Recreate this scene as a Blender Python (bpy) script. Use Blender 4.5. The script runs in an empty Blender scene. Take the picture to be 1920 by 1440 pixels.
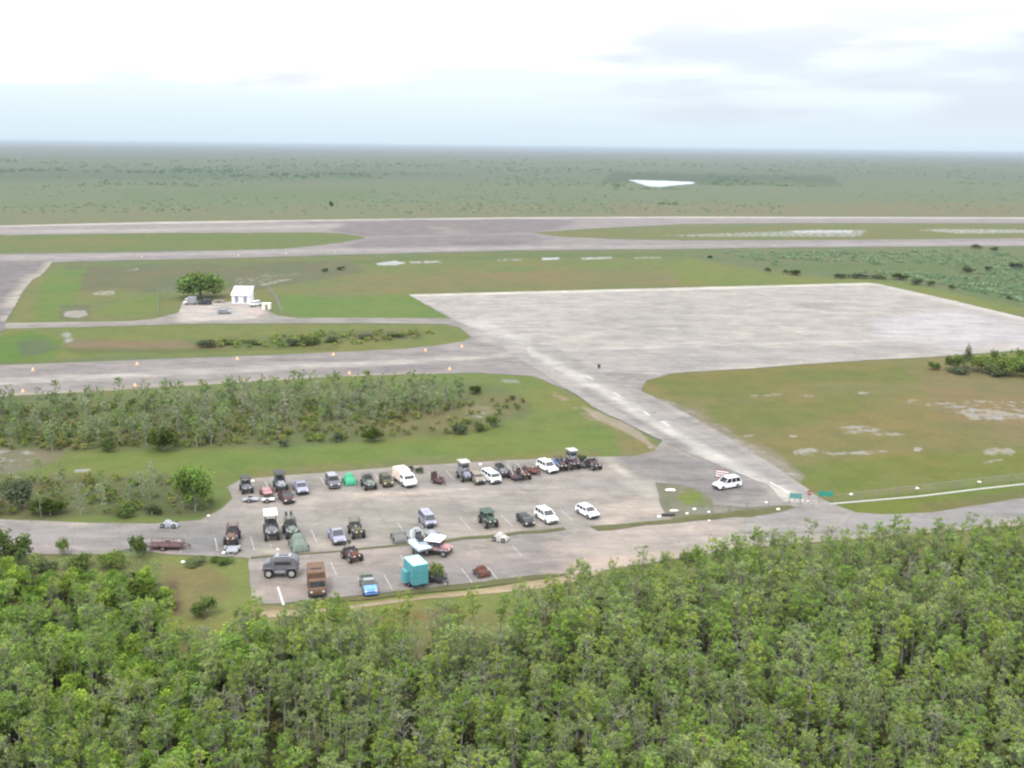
import bpy, bmesh, math, random
import numpy as np
from mathutils import Vector, Matrix
from mathutils.geometry import tessellate_polygon

R = math.radians
sc = bpy.context.scene
COL = sc.collection
random.seed(7)

# ------------------------------------------------------------------ camera
F, H, PITCH, ROLL = 1950.0, 54.0, R(12.85), 0.0115
_fw = Vector((0, math.cos(PITCH), -math.sin(PITCH)))
_r0 = Vector((1, 0, 0)); _u0 = Vector((0, math.sin(PITCH), math.cos(PITCH)))
_rt = _r0 * math.cos(ROLL) + _u0 * math.sin(ROLL)
_up = _u0 * math.cos(ROLL) - _r0 * math.sin(ROLL)
cd = bpy.data.cameras.new('camera'); cam = bpy.data.objects.new('camera', cd); COL.objects.link(cam)
cd.sensor_width = 36; cd.lens = F / 1920 * 36; cd.clip_start = 1; cd.clip_end = 120000
m = Matrix.Identity(4)
for i in range(3):
    m[i][0] = _rt[i]; m[i][1] = _up[i]; m[i][2] = -_fw[i]
m[2][3] = H
cam.matrix_world = m
sc.camera = cam
sc.render.engine = 'CYCLES'
sc.cycles.filter_width = 2.3          # the photograph is a soft, long-range picture
sc.cycles.use_denoising = True
sc.cycles.max_bounces = 4; sc.cycles.diffuse_bounces = 2; sc.cycles.transmission_bounces = 2
sc.cycles.volume_bounces = 0; sc.cycles.transparent_max_bounces = 6

def at(x, y, z=0.0):
    "ground point under a place in the photograph (1920 x 1440)"
    d = _fw + _rt * ((x - 960) / F) - _up * ((y - 720) / F)
    t = (z - H) / d.z
    return Vector((d.x * t, d.y * t, z))
def to_px(X, Y, Z=0.0):
    dz = Z - H
    c = Y * _fw.y + dz * _fw.z
    r = X * _rt.x + Y * _rt.y + dz * _rt.z
    u = X * _up.x + Y * _up.y + dz * _up.z
    c = np.maximum(c, 1e-3) if isinstance(c, np.ndarray) else max(c, 1e-3)
    return 960 + F * r / c, 720 - F * u / c
_a = _fw + _rt * ((262 - 960) / F) - _up * ((268 - 720) / F)
AX = Vector((_a.x, _a.y, 0)).normalized()        # direction of the stalls and the exit road (away)
AYAW = math.atan2(AX.y, AX.x)
BX = Vector((AX.y, -AX.x, 0))                    # along the rows (to the right)

# ------------------------------------------------------------------ sky, sun, exposure
SUN_EL, SUN_AZ = R(58), R(205)
w = bpy.data.worlds.new('World'); sc.world = w; w.use_nodes = True
nt = w.node_tree; nt.nodes.clear()
def N(t, kind, **kw):
    n = t.nodes.new(kind)
    for k, v in kw.items(): setattr(n, k, v)
    return n
def L(t, a, b): t.links.new(a, b)
def mathn(t, op, a, b=None, clamp=False):
    n = N(t, 'ShaderNodeMath', operation=op, use_clamp=clamp)
    for i, v in enumerate((a, b)):
        if v is None: continue
        if isinstance(v, (int, float)): n.inputs[i].default_value = v
        else: L(t, v, n.inputs[i])
    return n.outputs[0]
def mixc(t, fac, a, b, blend='MIX'):
    n = N(t, 'ShaderNodeMix', data_type='RGBA', blend_type=blend)
    for s, v in ((n.inputs[0], fac), (n.inputs[6], a), (n.inputs[7], b)):
        if isinstance(v, (int, float)): s.default_value = v
        elif isinstance(v, (tuple, list)): s.default_value = (*v[:3], 1)
        else: L(t, v, s)
    return n.outputs[2]
def smooth(t, v, lo, hi, o0=0.0, o1=1.0):
    n = N(t, 'ShaderNodeMapRange', interpolation_type='SMOOTHSTEP')
    L(t, v, n.inputs[0])
    for i, q in enumerate((lo, hi, o0, o1)): n.inputs[1 + i].default_value = q
    return n.outputs[0]
out = N(nt, 'ShaderNodeOutputWorld'); bg = N(nt, 'ShaderNodeBackground'); L(nt, bg.outputs[0], out.inputs[0])
bg.inputs[1].default_value = 0.12
sky = N(nt, 'ShaderNodeTexSky', sky_type='NISHITA', sun_disc=False, sun_elevation=SUN_EL, sun_rotation=SUN_AZ, air_density=1.2, dust_density=2.0)
tc = N(nt, 'ShaderNodeTexCoord'); sep = N(nt, 'ShaderNodeSeparateXYZ'); L(nt, tc.outputs['Generated'], sep.inputs[0])
X_, Y_, Z_ = sep.outputs
mp = N(nt, 'ShaderNodeMapping'); L(nt, tc.outputs['Generated'], mp.inputs[0]); mp.inputs['Scale'].default_value = (7, 7, 42)
mp.inputs['Location'].default_value = (3.1, 0.4, 0.5)
n1 = N(nt, 'ShaderNodeTexNoise'); n1.inputs['Scale'].default_value = 1.0; n1.inputs['Detail'].default_value = 6; n1.inputs['Roughness'].default_value = 0.55
L(nt, mp.outputs[0], n1.inputs['Vector'])
K = 1 / 0.12
def c_(r, g, b): return (r * K, g * K, b * K)
low = smooth(nt, Z_, 0.0, 0.075)
base = mixc(nt, low, c_(.415, .50, .56), c_(.50, .56, .60))
base = mixc(nt, smooth(nt, Z_, 0.06, 0.35), base, c_(1.65, 1.68, 1.75))
# white overcast from about four degrees up, ragged lower edge
edge = mathn(nt, 'ADD', Z_, mathn(nt, 'MULTIPLY', mathn(nt, 'SUBTRACT', n1.outputs[0], 0.5), 0.11))
edge = mathn(nt, 'SUBTRACT', edge, mathn(nt, 'MULTIPLY', X_, 0.05))
base = mixc(nt, smooth(nt, edge, 0.055, 0.085), base, c_(.64, .64, .65))
base = mixc(nt, smooth(nt, Z_, 0.12, 0.6), base, c_(1.58, 1.62, 1.70))
# blue grey banks low on the right
mp2 = N(nt, 'ShaderNodeMapping'); L(nt, tc.outputs['Generated'], mp2.inputs[0]); mp2.inputs['Scale'].default_value = (5, 5, 34); mp2.inputs['Location'].default_value = (0.7, 2.4, 0.0)
n2 = N(nt, 'ShaderNodeTexNoise'); n2.inputs['Scale'].default_value = 1.0; n2.inputs['Detail'].default_value = 7
L(nt, mp2.outputs[0], n2.inputs['Vector'])
bank = mathn(nt, 'ADD', n2.outputs[0], mathn(nt, 'MULTIPLY', X_, 0.42))
bank = smooth(nt, bank, 0.50, 0.70)
bank = mathn(nt, 'MULTIPLY', bank, mathn(nt, 'MULTIPLY', smooth(nt, Z_, 0.008, 0.035), smooth(nt, Z_, 0.15, 0.085)))
base = mixc(nt, mathn(nt, 'MULTIPLY', bank, 0.85), base, c_(.405, .445, .52))
colr = mixc(nt, 0.10, base, sky.outputs[0])
L(nt, colr, bg.inputs[0])

sl = bpy.data.lights.new('sun', 'SUN'); so = bpy.data.objects.new('sun', sl); COL.objects.link(so)
sl.energy = 1.5; sl.angle = R(10); sl.color = (1, .97, .92)
so.rotation_euler = (math.pi / 2 - SUN_EL, 0, math.pi - SUN_AZ)
so.location = (0, 0, 300)
sc.view_settings.view_transform = 'Standard'; sc.view_settings.look = 'None'
sc.view_settings.exposure = 0.9; sc.view_settings.gamma = 1.0

# ------------------------------------------------------------------ helpers
E = 3.27                                          # how bright a white surface reads in the open
def lin(c):
    c = c / 255.0
    return c / 12.92 if c <= 0.04045 else ((c + 0.055) / 1.055) ** 2.4
def alb(r, g, b, k=1.0): return tuple(min(.88, lin(v) / E * k) for v in (r, g, b))
def tag(o, label=None, cat=None, group=None, kind=None):
    if label: o['label'] = label
    if cat: o['category'] = cat
    if group: o['group'] = group
    if kind: o['kind'] = kind
    return o
def empty(name, loc, yaw=0, label=None, cat=None, group=None):
    o = bpy.data.objects.new(name, None); COL.objects.link(o); o.empty_display_size = .3
    o.location = loc; o.rotation_euler = (0, 0, yaw)
    return tag(o, label, cat, group)
def hsh(ix, iy, s):
    h = (ix.astype(np.int64) * 374761393 + iy.astype(np.int64) * 668265263 + s * 974711) & 0xffffffff
    h = ((h ^ (h >> 13)) * 1274126177) & 0xffffffff
    return ((h ^ (h >> 16)) & 0xffff) / 65535.0
def vnoise(x, y, s=0):
    x = np.asarray(x, float); y = np.asarray(y, float)
    ix = np.floor(x); iy = np.floor(y); fx = x - ix; fy = y - iy
    fx = fx * fx * (3 - 2 * fx); fy = fy * fy * (3 - 2 * fy)
    a = hsh(ix, iy, s); b = hsh(ix + 1, iy, s); c = hsh(ix, iy + 1, s); d = hsh(ix + 1, iy + 1, s)
    return (a * (1 - fx) + b * fx) * (1 - fy) + (c * (1 - fx) + d * fx) * fy
def fbm(x, y, s=0, o=4):
    t = 0; a = .5; q = 0
    for i in range(o):
        t = t + a * vnoise(x * 2 ** i, y * 2 ** i, s + i * 17); q += a; a *= .55
    return t / q
def sdf(px, py, poly):
    "distance in photo pixels to a polygon, positive inside"
    d = np.full(px.shape, 1e9); ins = np.zeros(px.shape, bool)
    n = len(poly)
    for i in range(n):
        x0, y0 = poly[i]; x1, y1 = poly[(i + 1) % n]
        ex, ey = x1 - x0, y1 - y0
        t = np.clip(((px - x0) * ex + (py - y0) * ey) / (ex * ex + ey * ey + 1e-9), 0, 1)
        d = np.minimum(d, np.hypot(px - x0 - t * ex, py - y0 - t * ey))
        if abs(y1 - y0) > 1e-9:
            ins ^= ((y0 > py) != (y1 > py)) & (px < ex * (py - y0) / ey + x0)
    return np.where(ins, d, -d)
def paint(tint, PX, PY, WX, WY, ops):
    "ops: (polygon, colour, soft px, ragged px, opacity, noise cell m)"
    for k, op in enumerate(ops):
        poly, colr = op[0], op[1]
        soft = op[2] if len(op) > 2 else 3
        rag = op[3] if len(op) > 3 else 3
        opa = op[4] if len(op) > 4 else 1
        cell = op[5] if len(op) > 5 else 6
        xs = [p[0] for p in poly]; ys = [p[1] for p in poly]; mg = soft + rag + 2
        q = np.nonzero((PX > min(xs) - mg) & (PX < max(xs) + mg) & (PY > min(ys) - mg) & (PY < max(ys) + mg))[0]
        if not len(q): continue
        f1 = fbm(WX[q] / cell, WY[q] / cell, 31 + k, 5); f2 = fbm(WX[q] / cell * 3.7, WY[q] / cell * 3.7, 91 + k, 3)
        s = sdf(PX[q], PY[q], poly) + (f1 - .5) * 3.2 * rag + (f2 - .5) * 1.2 * rag
        t = np.clip((s + soft) / (2 * soft), 0, 1); t = t * t * (3 - 2 * t) * opa
        if rag >= 3: t = t * np.clip(.5 + 2.2 * (f2 * .5 + f1 * .5 - .2), 0, 1)
        if len(op) > 6:
            u = np.clip((fbm(WX[q] / cell / 1.6, WY[q] / cell / 2.6, 131 + k, 6) - op[6] + .035) / .08, 0, 1); t = t * u * u * (3 - 2 * u)
        t = t[:, None]
        tint[q] = tint[q] * (1 - t) + np.array(alb(*colr))[None] * t
def set_tint(me, tint, name='tint'):
    a = me.color_attributes.new(name, 'FLOAT_COLOR', 'POINT')
    c = np.ones((len(me.vertices), 4), np.float32); c[:, :3] = tint
    a.data.foreach_set('color', c.ravel())
def fast_mesh(name, v, faces, k):
    "v (n,3), faces (m,k) -> mesh"
    me = bpy.data.meshes.new(name)
    me.vertices.add(len(v)); me.vertices.foreach_set('co', np.asarray(v, np.float32).ravel())
    me.loops.add(len(faces) * k); me.loops.foreach_set('vertex_index', np.asarray(faces, np.int32).ravel())
    me.polygons.add(len(faces)); me.polygons.foreach_set('loop_start', np.arange(len(faces), dtype=np.int32) * k)
    me.update(calc_edges=True)
    return me

# ------------------------------------------------------------------ materials
def new_mat(name):
    mt = bpy.data.materials.new(name); mt.use_nodes = True
    t = mt.node_tree; t.nodes.clear()
    o = N(t, 'ShaderNodeOutputMaterial'); p = N(t, 'ShaderNodeBsdfPrincipled'); L(t, p.outputs[0], o.inputs[0])
    return mt, t, p
def noise(t, vec, scale, detail=3, rough=.5):
    n = N(t, 'ShaderNodeTexNoise'); n.inputs['Scale'].default_value = scale; n.inputs['Detail'].default_value = detail
    n.inputs['Roughness'].default_value = rough
    L(t, vec, n.inputs['Vector']); return n.outputs[0]
def wcoord(t, rot=0, scale=(1, 1, 1)):
    g = N(t, 'ShaderNodeNewGeometry'); mm = N(t, 'ShaderNodeMapping'); L(t, g.outputs['Position'], mm.inputs[0])
    mm.inputs['Rotation'].default_value = (0, 0, rot); mm.inputs['Scale'].default_value = scale
    return mm.outputs[0]
def tint_surface(name, grass):
    mt, t, p = new_mat(name)
    at_ = N(t, 'ShaderNodeAttribute', attribute_name='tint'); c = at_.outputs['Color']
    v = wcoord(t)
    if grass:
        c = mixc(t, smooth(t, noise(t, v, .035, 5, .6), .42, .62), c, (1.16, 1.0, .98), 'MULTIPLY')
        c = mixc(t, smooth(t, noise(t, v, .16, 5, .65), .45, .6, 0, .8), c, (.83, .90, .84), 'MULTIPLY')
        c = mixc(t, smooth(t, noise(t, v, .9, 4, .6), .5, .66, 0, .75), c, (1.22, 1.16, 1.15), 'MULTIPLY')
        c = mixc(t, smooth(t, noise(t, v, 3.5, 3, .6), .45, .62, 0, .6), c, (.74, .78, .72), 'MULTIPLY')
        ma = N(t, 'ShaderNodeAttribute', attribute_name='marl_puddle')
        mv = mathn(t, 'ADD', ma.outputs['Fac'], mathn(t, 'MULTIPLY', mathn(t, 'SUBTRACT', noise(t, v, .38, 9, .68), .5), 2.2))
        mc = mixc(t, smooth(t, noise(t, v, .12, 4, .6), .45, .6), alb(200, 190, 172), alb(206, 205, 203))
        sy = N(t, 'ShaderNodeSeparateXYZ'); L(t, v, sy.inputs[0]); mc = mixc(t, smooth(t, sy.outputs[1], 430, 520), mc, alb(236, 238, 240, 1.1))  # far puddles: white sky reflection painted into the base colour
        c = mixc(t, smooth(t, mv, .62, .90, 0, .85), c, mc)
        b = N(t, 'ShaderNodeBump'); b.inputs['Strength'].default_value = .5; b.inputs['Distance'].default_value = .12
        L(t, noise(t, v, 2.5, 4, .7), b.inputs['Height']); L(t, b.outputs[0], p.inputs['Normal'])
    else:
        s = wcoord(t, -AYAW, (.28, 1, 1))
        c = mixc(t, smooth(t, noise(t, s, .16, 6, .65), .42, .6, 0, .9), c, (1.20, 1.16, 1.14), 'MULTIPLY')
        s2 = wcoord(t, -AYAW + math.pi / 2, (.22, 1, 1))
        c = mixc(t, smooth(t, noise(t, s2, .3, 6, .7), .46, .6, 0, .6), c, (.88, .87, .86), 'MULTIPLY')
        c = mixc(t, smooth(t, noise(t, s2, .9, 4, .7), .52, .66, 0, .8), c, (1.16, 1.13, 1.10), 'MULTIPLY')
        c = mixc(t, smooth(t, noise(t, s, .45, 5, .7), .48, .64, 0, .9), c, (.83, .83, .84), 'MULTIPLY')
        c = mixc(t, smooth(t, noise(t, v, .11, 8, .72), .46, .58, 0, 1), c, (.86, .86, .86), 'MULTIPLY')
        c = mixc(t, smooth(t, noise(t, v, 5, 3, .7), .5, .62, 0, .7), c, (.84, .84, .83), 'MULTIPLY')
        c = mixc(t, 1.0, c, (1.15, 1.14, 1.085), 'MULTIPLY')
        c = mixc(t, smooth(t, noise(t, v, .23, 9, .74), .54, .62, 0, .55), c, (.93, .97, .80), 'MULTIPLY')
        c = mixc(t, smooth(t, noise(t, wcoord(t, .3, (1, 1, 1)), .19, 9, .74), .55, .62, 0, .8), c, (1.22, 1.18, 1.12), 'MULTIPLY')
        jr = wcoord(t, -AYAW); js = N(t, 'ShaderNodeSeparateXYZ'); L(t, jr, js.inputs[0])
        for q_ in (0, 1):
            fr = mathn(t, 'FRACT', mathn(t, 'MULTIPLY', js.outputs[q_], 1 / 6.1))
            c = mixc(t, smooth(t, fr, .012, .03, .30, 0), c, (.60, .60, .56), 'MULTIPLY')
        # weedy cracks
        vo = N(t, 'ShaderNodeTexVoronoi', feature='DISTANCE_TO_EDGE'); vo.inputs['Scale'].default_value = .16
        wv = N(t, 'ShaderNodeVectorMath', operation='ADD'); nn = N(t, 'ShaderNodeTexNoise'); nn.inputs['Scale'].default_value = .3; L(t, v, nn.inputs['Vector'])
        sca = N(t, 'ShaderNodeVectorMath', operation='SCALE'); L(t, nn.outputs['Color'], sca.inputs[0]); sca.inputs['Scale'].default_value = 3
        L(t, v, wv.inputs[0]); L(t, sca.outputs[0], wv.inputs[1]); L(t, wv.outputs[0], vo.inputs['Vector'])
        c = mixc(t, smooth(t, vo.outputs[0], .004, .014, .22, 0), c, (.62, .64, .56), 'MULTIPLY')
    L(t, c, p.inputs['Base Color']); p.inputs['Roughness'].default_value = .95; p.inputs['Specular IOR Level'].default_value = .12
    return mt
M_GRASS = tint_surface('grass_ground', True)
M_PAVE = tint_surface('old_pavement', False)
_pm = {}
def paintm(name, col, rough=.45, metal=0, var=.18, spec=.4):
    if name in _pm: return _pm[name]
    mt, t, p = new_mat(name)
    if max(col) < .6 and 'white' not in name: col = tuple(q * .62 for q in col)
    g = N(t, 'ShaderNodeTexCoord')
    n = noise(t, g.outputs['Object'], 2.2, 5, .65)
    c = mixc(t, smooth(t, n, .4, .65), col, tuple(min(1, q * (1 - var)) for q in col))
    L(t, c, p.inputs['Base Color']); p.inputs['Roughness'].default_value = rough; p.inputs['Metallic'].default_value = metal
    p.inputs['Specular IOR Level'].default_value = spec
    _pm[name] = mt; return mt
P = dict(
    white=paintm('white_paint', (.82, .82, .82), .35), cream=paintm('cream_paint', (.70, .60, .50), .5),
    black=paintm('black_rubber', (.025, .025, .027), .85), dark=paintm('dark_metal', (.05, .05, .055), .6),
    glass=paintm('dark_glass', (.03, .035, .04), .08, 0, .1, .8), rim=paintm('rim_metal', (.45, .45, .45), .35, .4),
    hub=paintm('pale_hub', (.55, .53, .5), .6), grey=paintm('grey_paint', (.20, .20, .22), .5), lgrey=paintm('light_grey_paint', (.40, .41, .44), .45),
    lav=paintm('silver_paint', (.42, .43, .55), .3, .2), rust=paintm('rusty_metal', (.16, .065, .04), .9, 0, .45),
    brown=paintm('brown_paint', (.20, .115, .07), .8, 0, .3), maroon=paintm('maroon_paint', (.11, .05, .055), .7, 0, .3),
    green=paintm('green_paint', (.05, .45, .24), .6), dgreen=paintm('dark_green_paint', (.065, .12, .085), .7, 0, .3),
    teal=paintm('teal_paint', (.08, .20, .20), .5), olive=paintm('olive_paint', (.13, .12, .055), .8, 0, .3),
    sage=paintm('sage_paint', (.20, .25, .20), .7, 0, .25), blue=paintm('blue_paint', (.12, .28, .60), .5),
    turq=paintm('turquoise_paint', (.12, .42, .47), .5, 0, .1), tan=paintm('tan_paint', (.36, .30, .24), .7, 0, .2),
    red=paintm('red_paint', (.40, .09, .09), .5), pink=paintm('faded_red_paint', (.55, .30, .30), .7), pale=paintm('pale_blue_tarp', (.62, .76, .85), .7, 0, .25),
    alu=paintm('bare_aluminium', (.5, .5, .5), .4, .5), seat=paintm('seat_vinyl', (.10, .10, .10), .7), wood=paintm('weathered_wood', (.28, .24, .19), .9, 0, .35),
    lamp=paintm('lamp_glass', (.75, .75, .72), .15), tail=paintm('tail_glass', (.4, .02, .02), .2), orange=paintm('orange_plastic', (.80, .42, .18), .5, 0, .1),
    yellow=paintm('yellow_plastic', (.80, .62, .36), .5, 0, .1), signgreen=paintm('sign_green', (.05, .36, .26), .5, 0, .1),
    stone=paintm('white_stone', (.78, .76, .66), .9, 0, .2), wire=paintm('galvanised_wire', (.42, .42, .42), .5, .5), conc=paintm('pale_concrete', (.55, .53, .48), .9),
    wall=paintm('white_wall', (.76, .77, .80), .8, 0, .08), roofw=paintm('white_roof_sheet', (.84, .84, .84), .4, 0, .05), tarp=paintm('grey_tarp', (.20, .20, .18), .8, 0, .2),
)
def leaf_mat(name, trans=.3):
    mt = bpy.data.materials.new(name); mt.use_nodes = True; t = mt.node_tree; t.nodes.clear()
    o = N(t, 'ShaderNodeOutputMaterial'); at_ = N(t, 'ShaderNodeAttribute', attribute_name='tint')
    oi = N(t, 'ShaderNodeObjectInfo')
    f = smooth(t, oi.outputs['Random'], 0, 1, .90, 1.12)
    mul = N(t, 'ShaderNodeVectorMath', operation='SCALE'); L(t, at_.outputs['Color'], mul.inputs[0]); L(t, f, mul.inputs['Scale'])
    d = N(t, 'ShaderNodeBsdfDiffuse'); tr = N(t, 'ShaderNodeBsdfTranslucent'); ms = N(t, 'ShaderNodeMixShader'); ms.inputs[0].default_value = trans
    L(t, mul.outputs[0], d.inputs[0]); L(t, mul.outputs[0], tr.inputs[0]); L(t, d.outputs[0], ms.inputs[1]); L(t, tr.outputs[0], ms.inputs[2]); L(t, ms.outputs[0], o.inputs[0])
    return mt
M_LEAF = leaf_mat('leaves'); 
M_BARK = paintm('pale_bark', (.40, .38, .33), .95, 0, .35, .1)

# ------------------------------------------------------------------ ground sheet
def poly_px(*a): return [(a[i], a[i + 1]) for i in range(0, len(a), 2)]
PP = poly_px
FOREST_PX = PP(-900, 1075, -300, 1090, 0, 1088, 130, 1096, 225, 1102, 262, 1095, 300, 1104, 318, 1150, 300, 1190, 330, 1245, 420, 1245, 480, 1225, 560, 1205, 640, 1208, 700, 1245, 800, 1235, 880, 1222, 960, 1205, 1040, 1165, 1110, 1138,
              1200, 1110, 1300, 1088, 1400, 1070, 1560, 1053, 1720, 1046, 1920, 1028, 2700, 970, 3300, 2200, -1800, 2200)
azs = np.concatenate([np.linspace(-34, 34, 561), np.linspace(34, 326, 60)[1:-1]])
rad = np.concatenate([[1.0, 20, 40], np.geomspace(52, 1500, 760), np.geomspace(1500, 60000, 90)[1:]])
A_, R_ = np.meshgrid(np.radians(azs), rad)
GX = (R_ * np.sin(A_)).ravel(); GY = (R_ * np.cos(A_)).ravel()
nr, na = R_.shape
PX, PY = to_px(GX, GY)
behind = (GY < 10)
PX = np.where(behind, -9999, PX)
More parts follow.
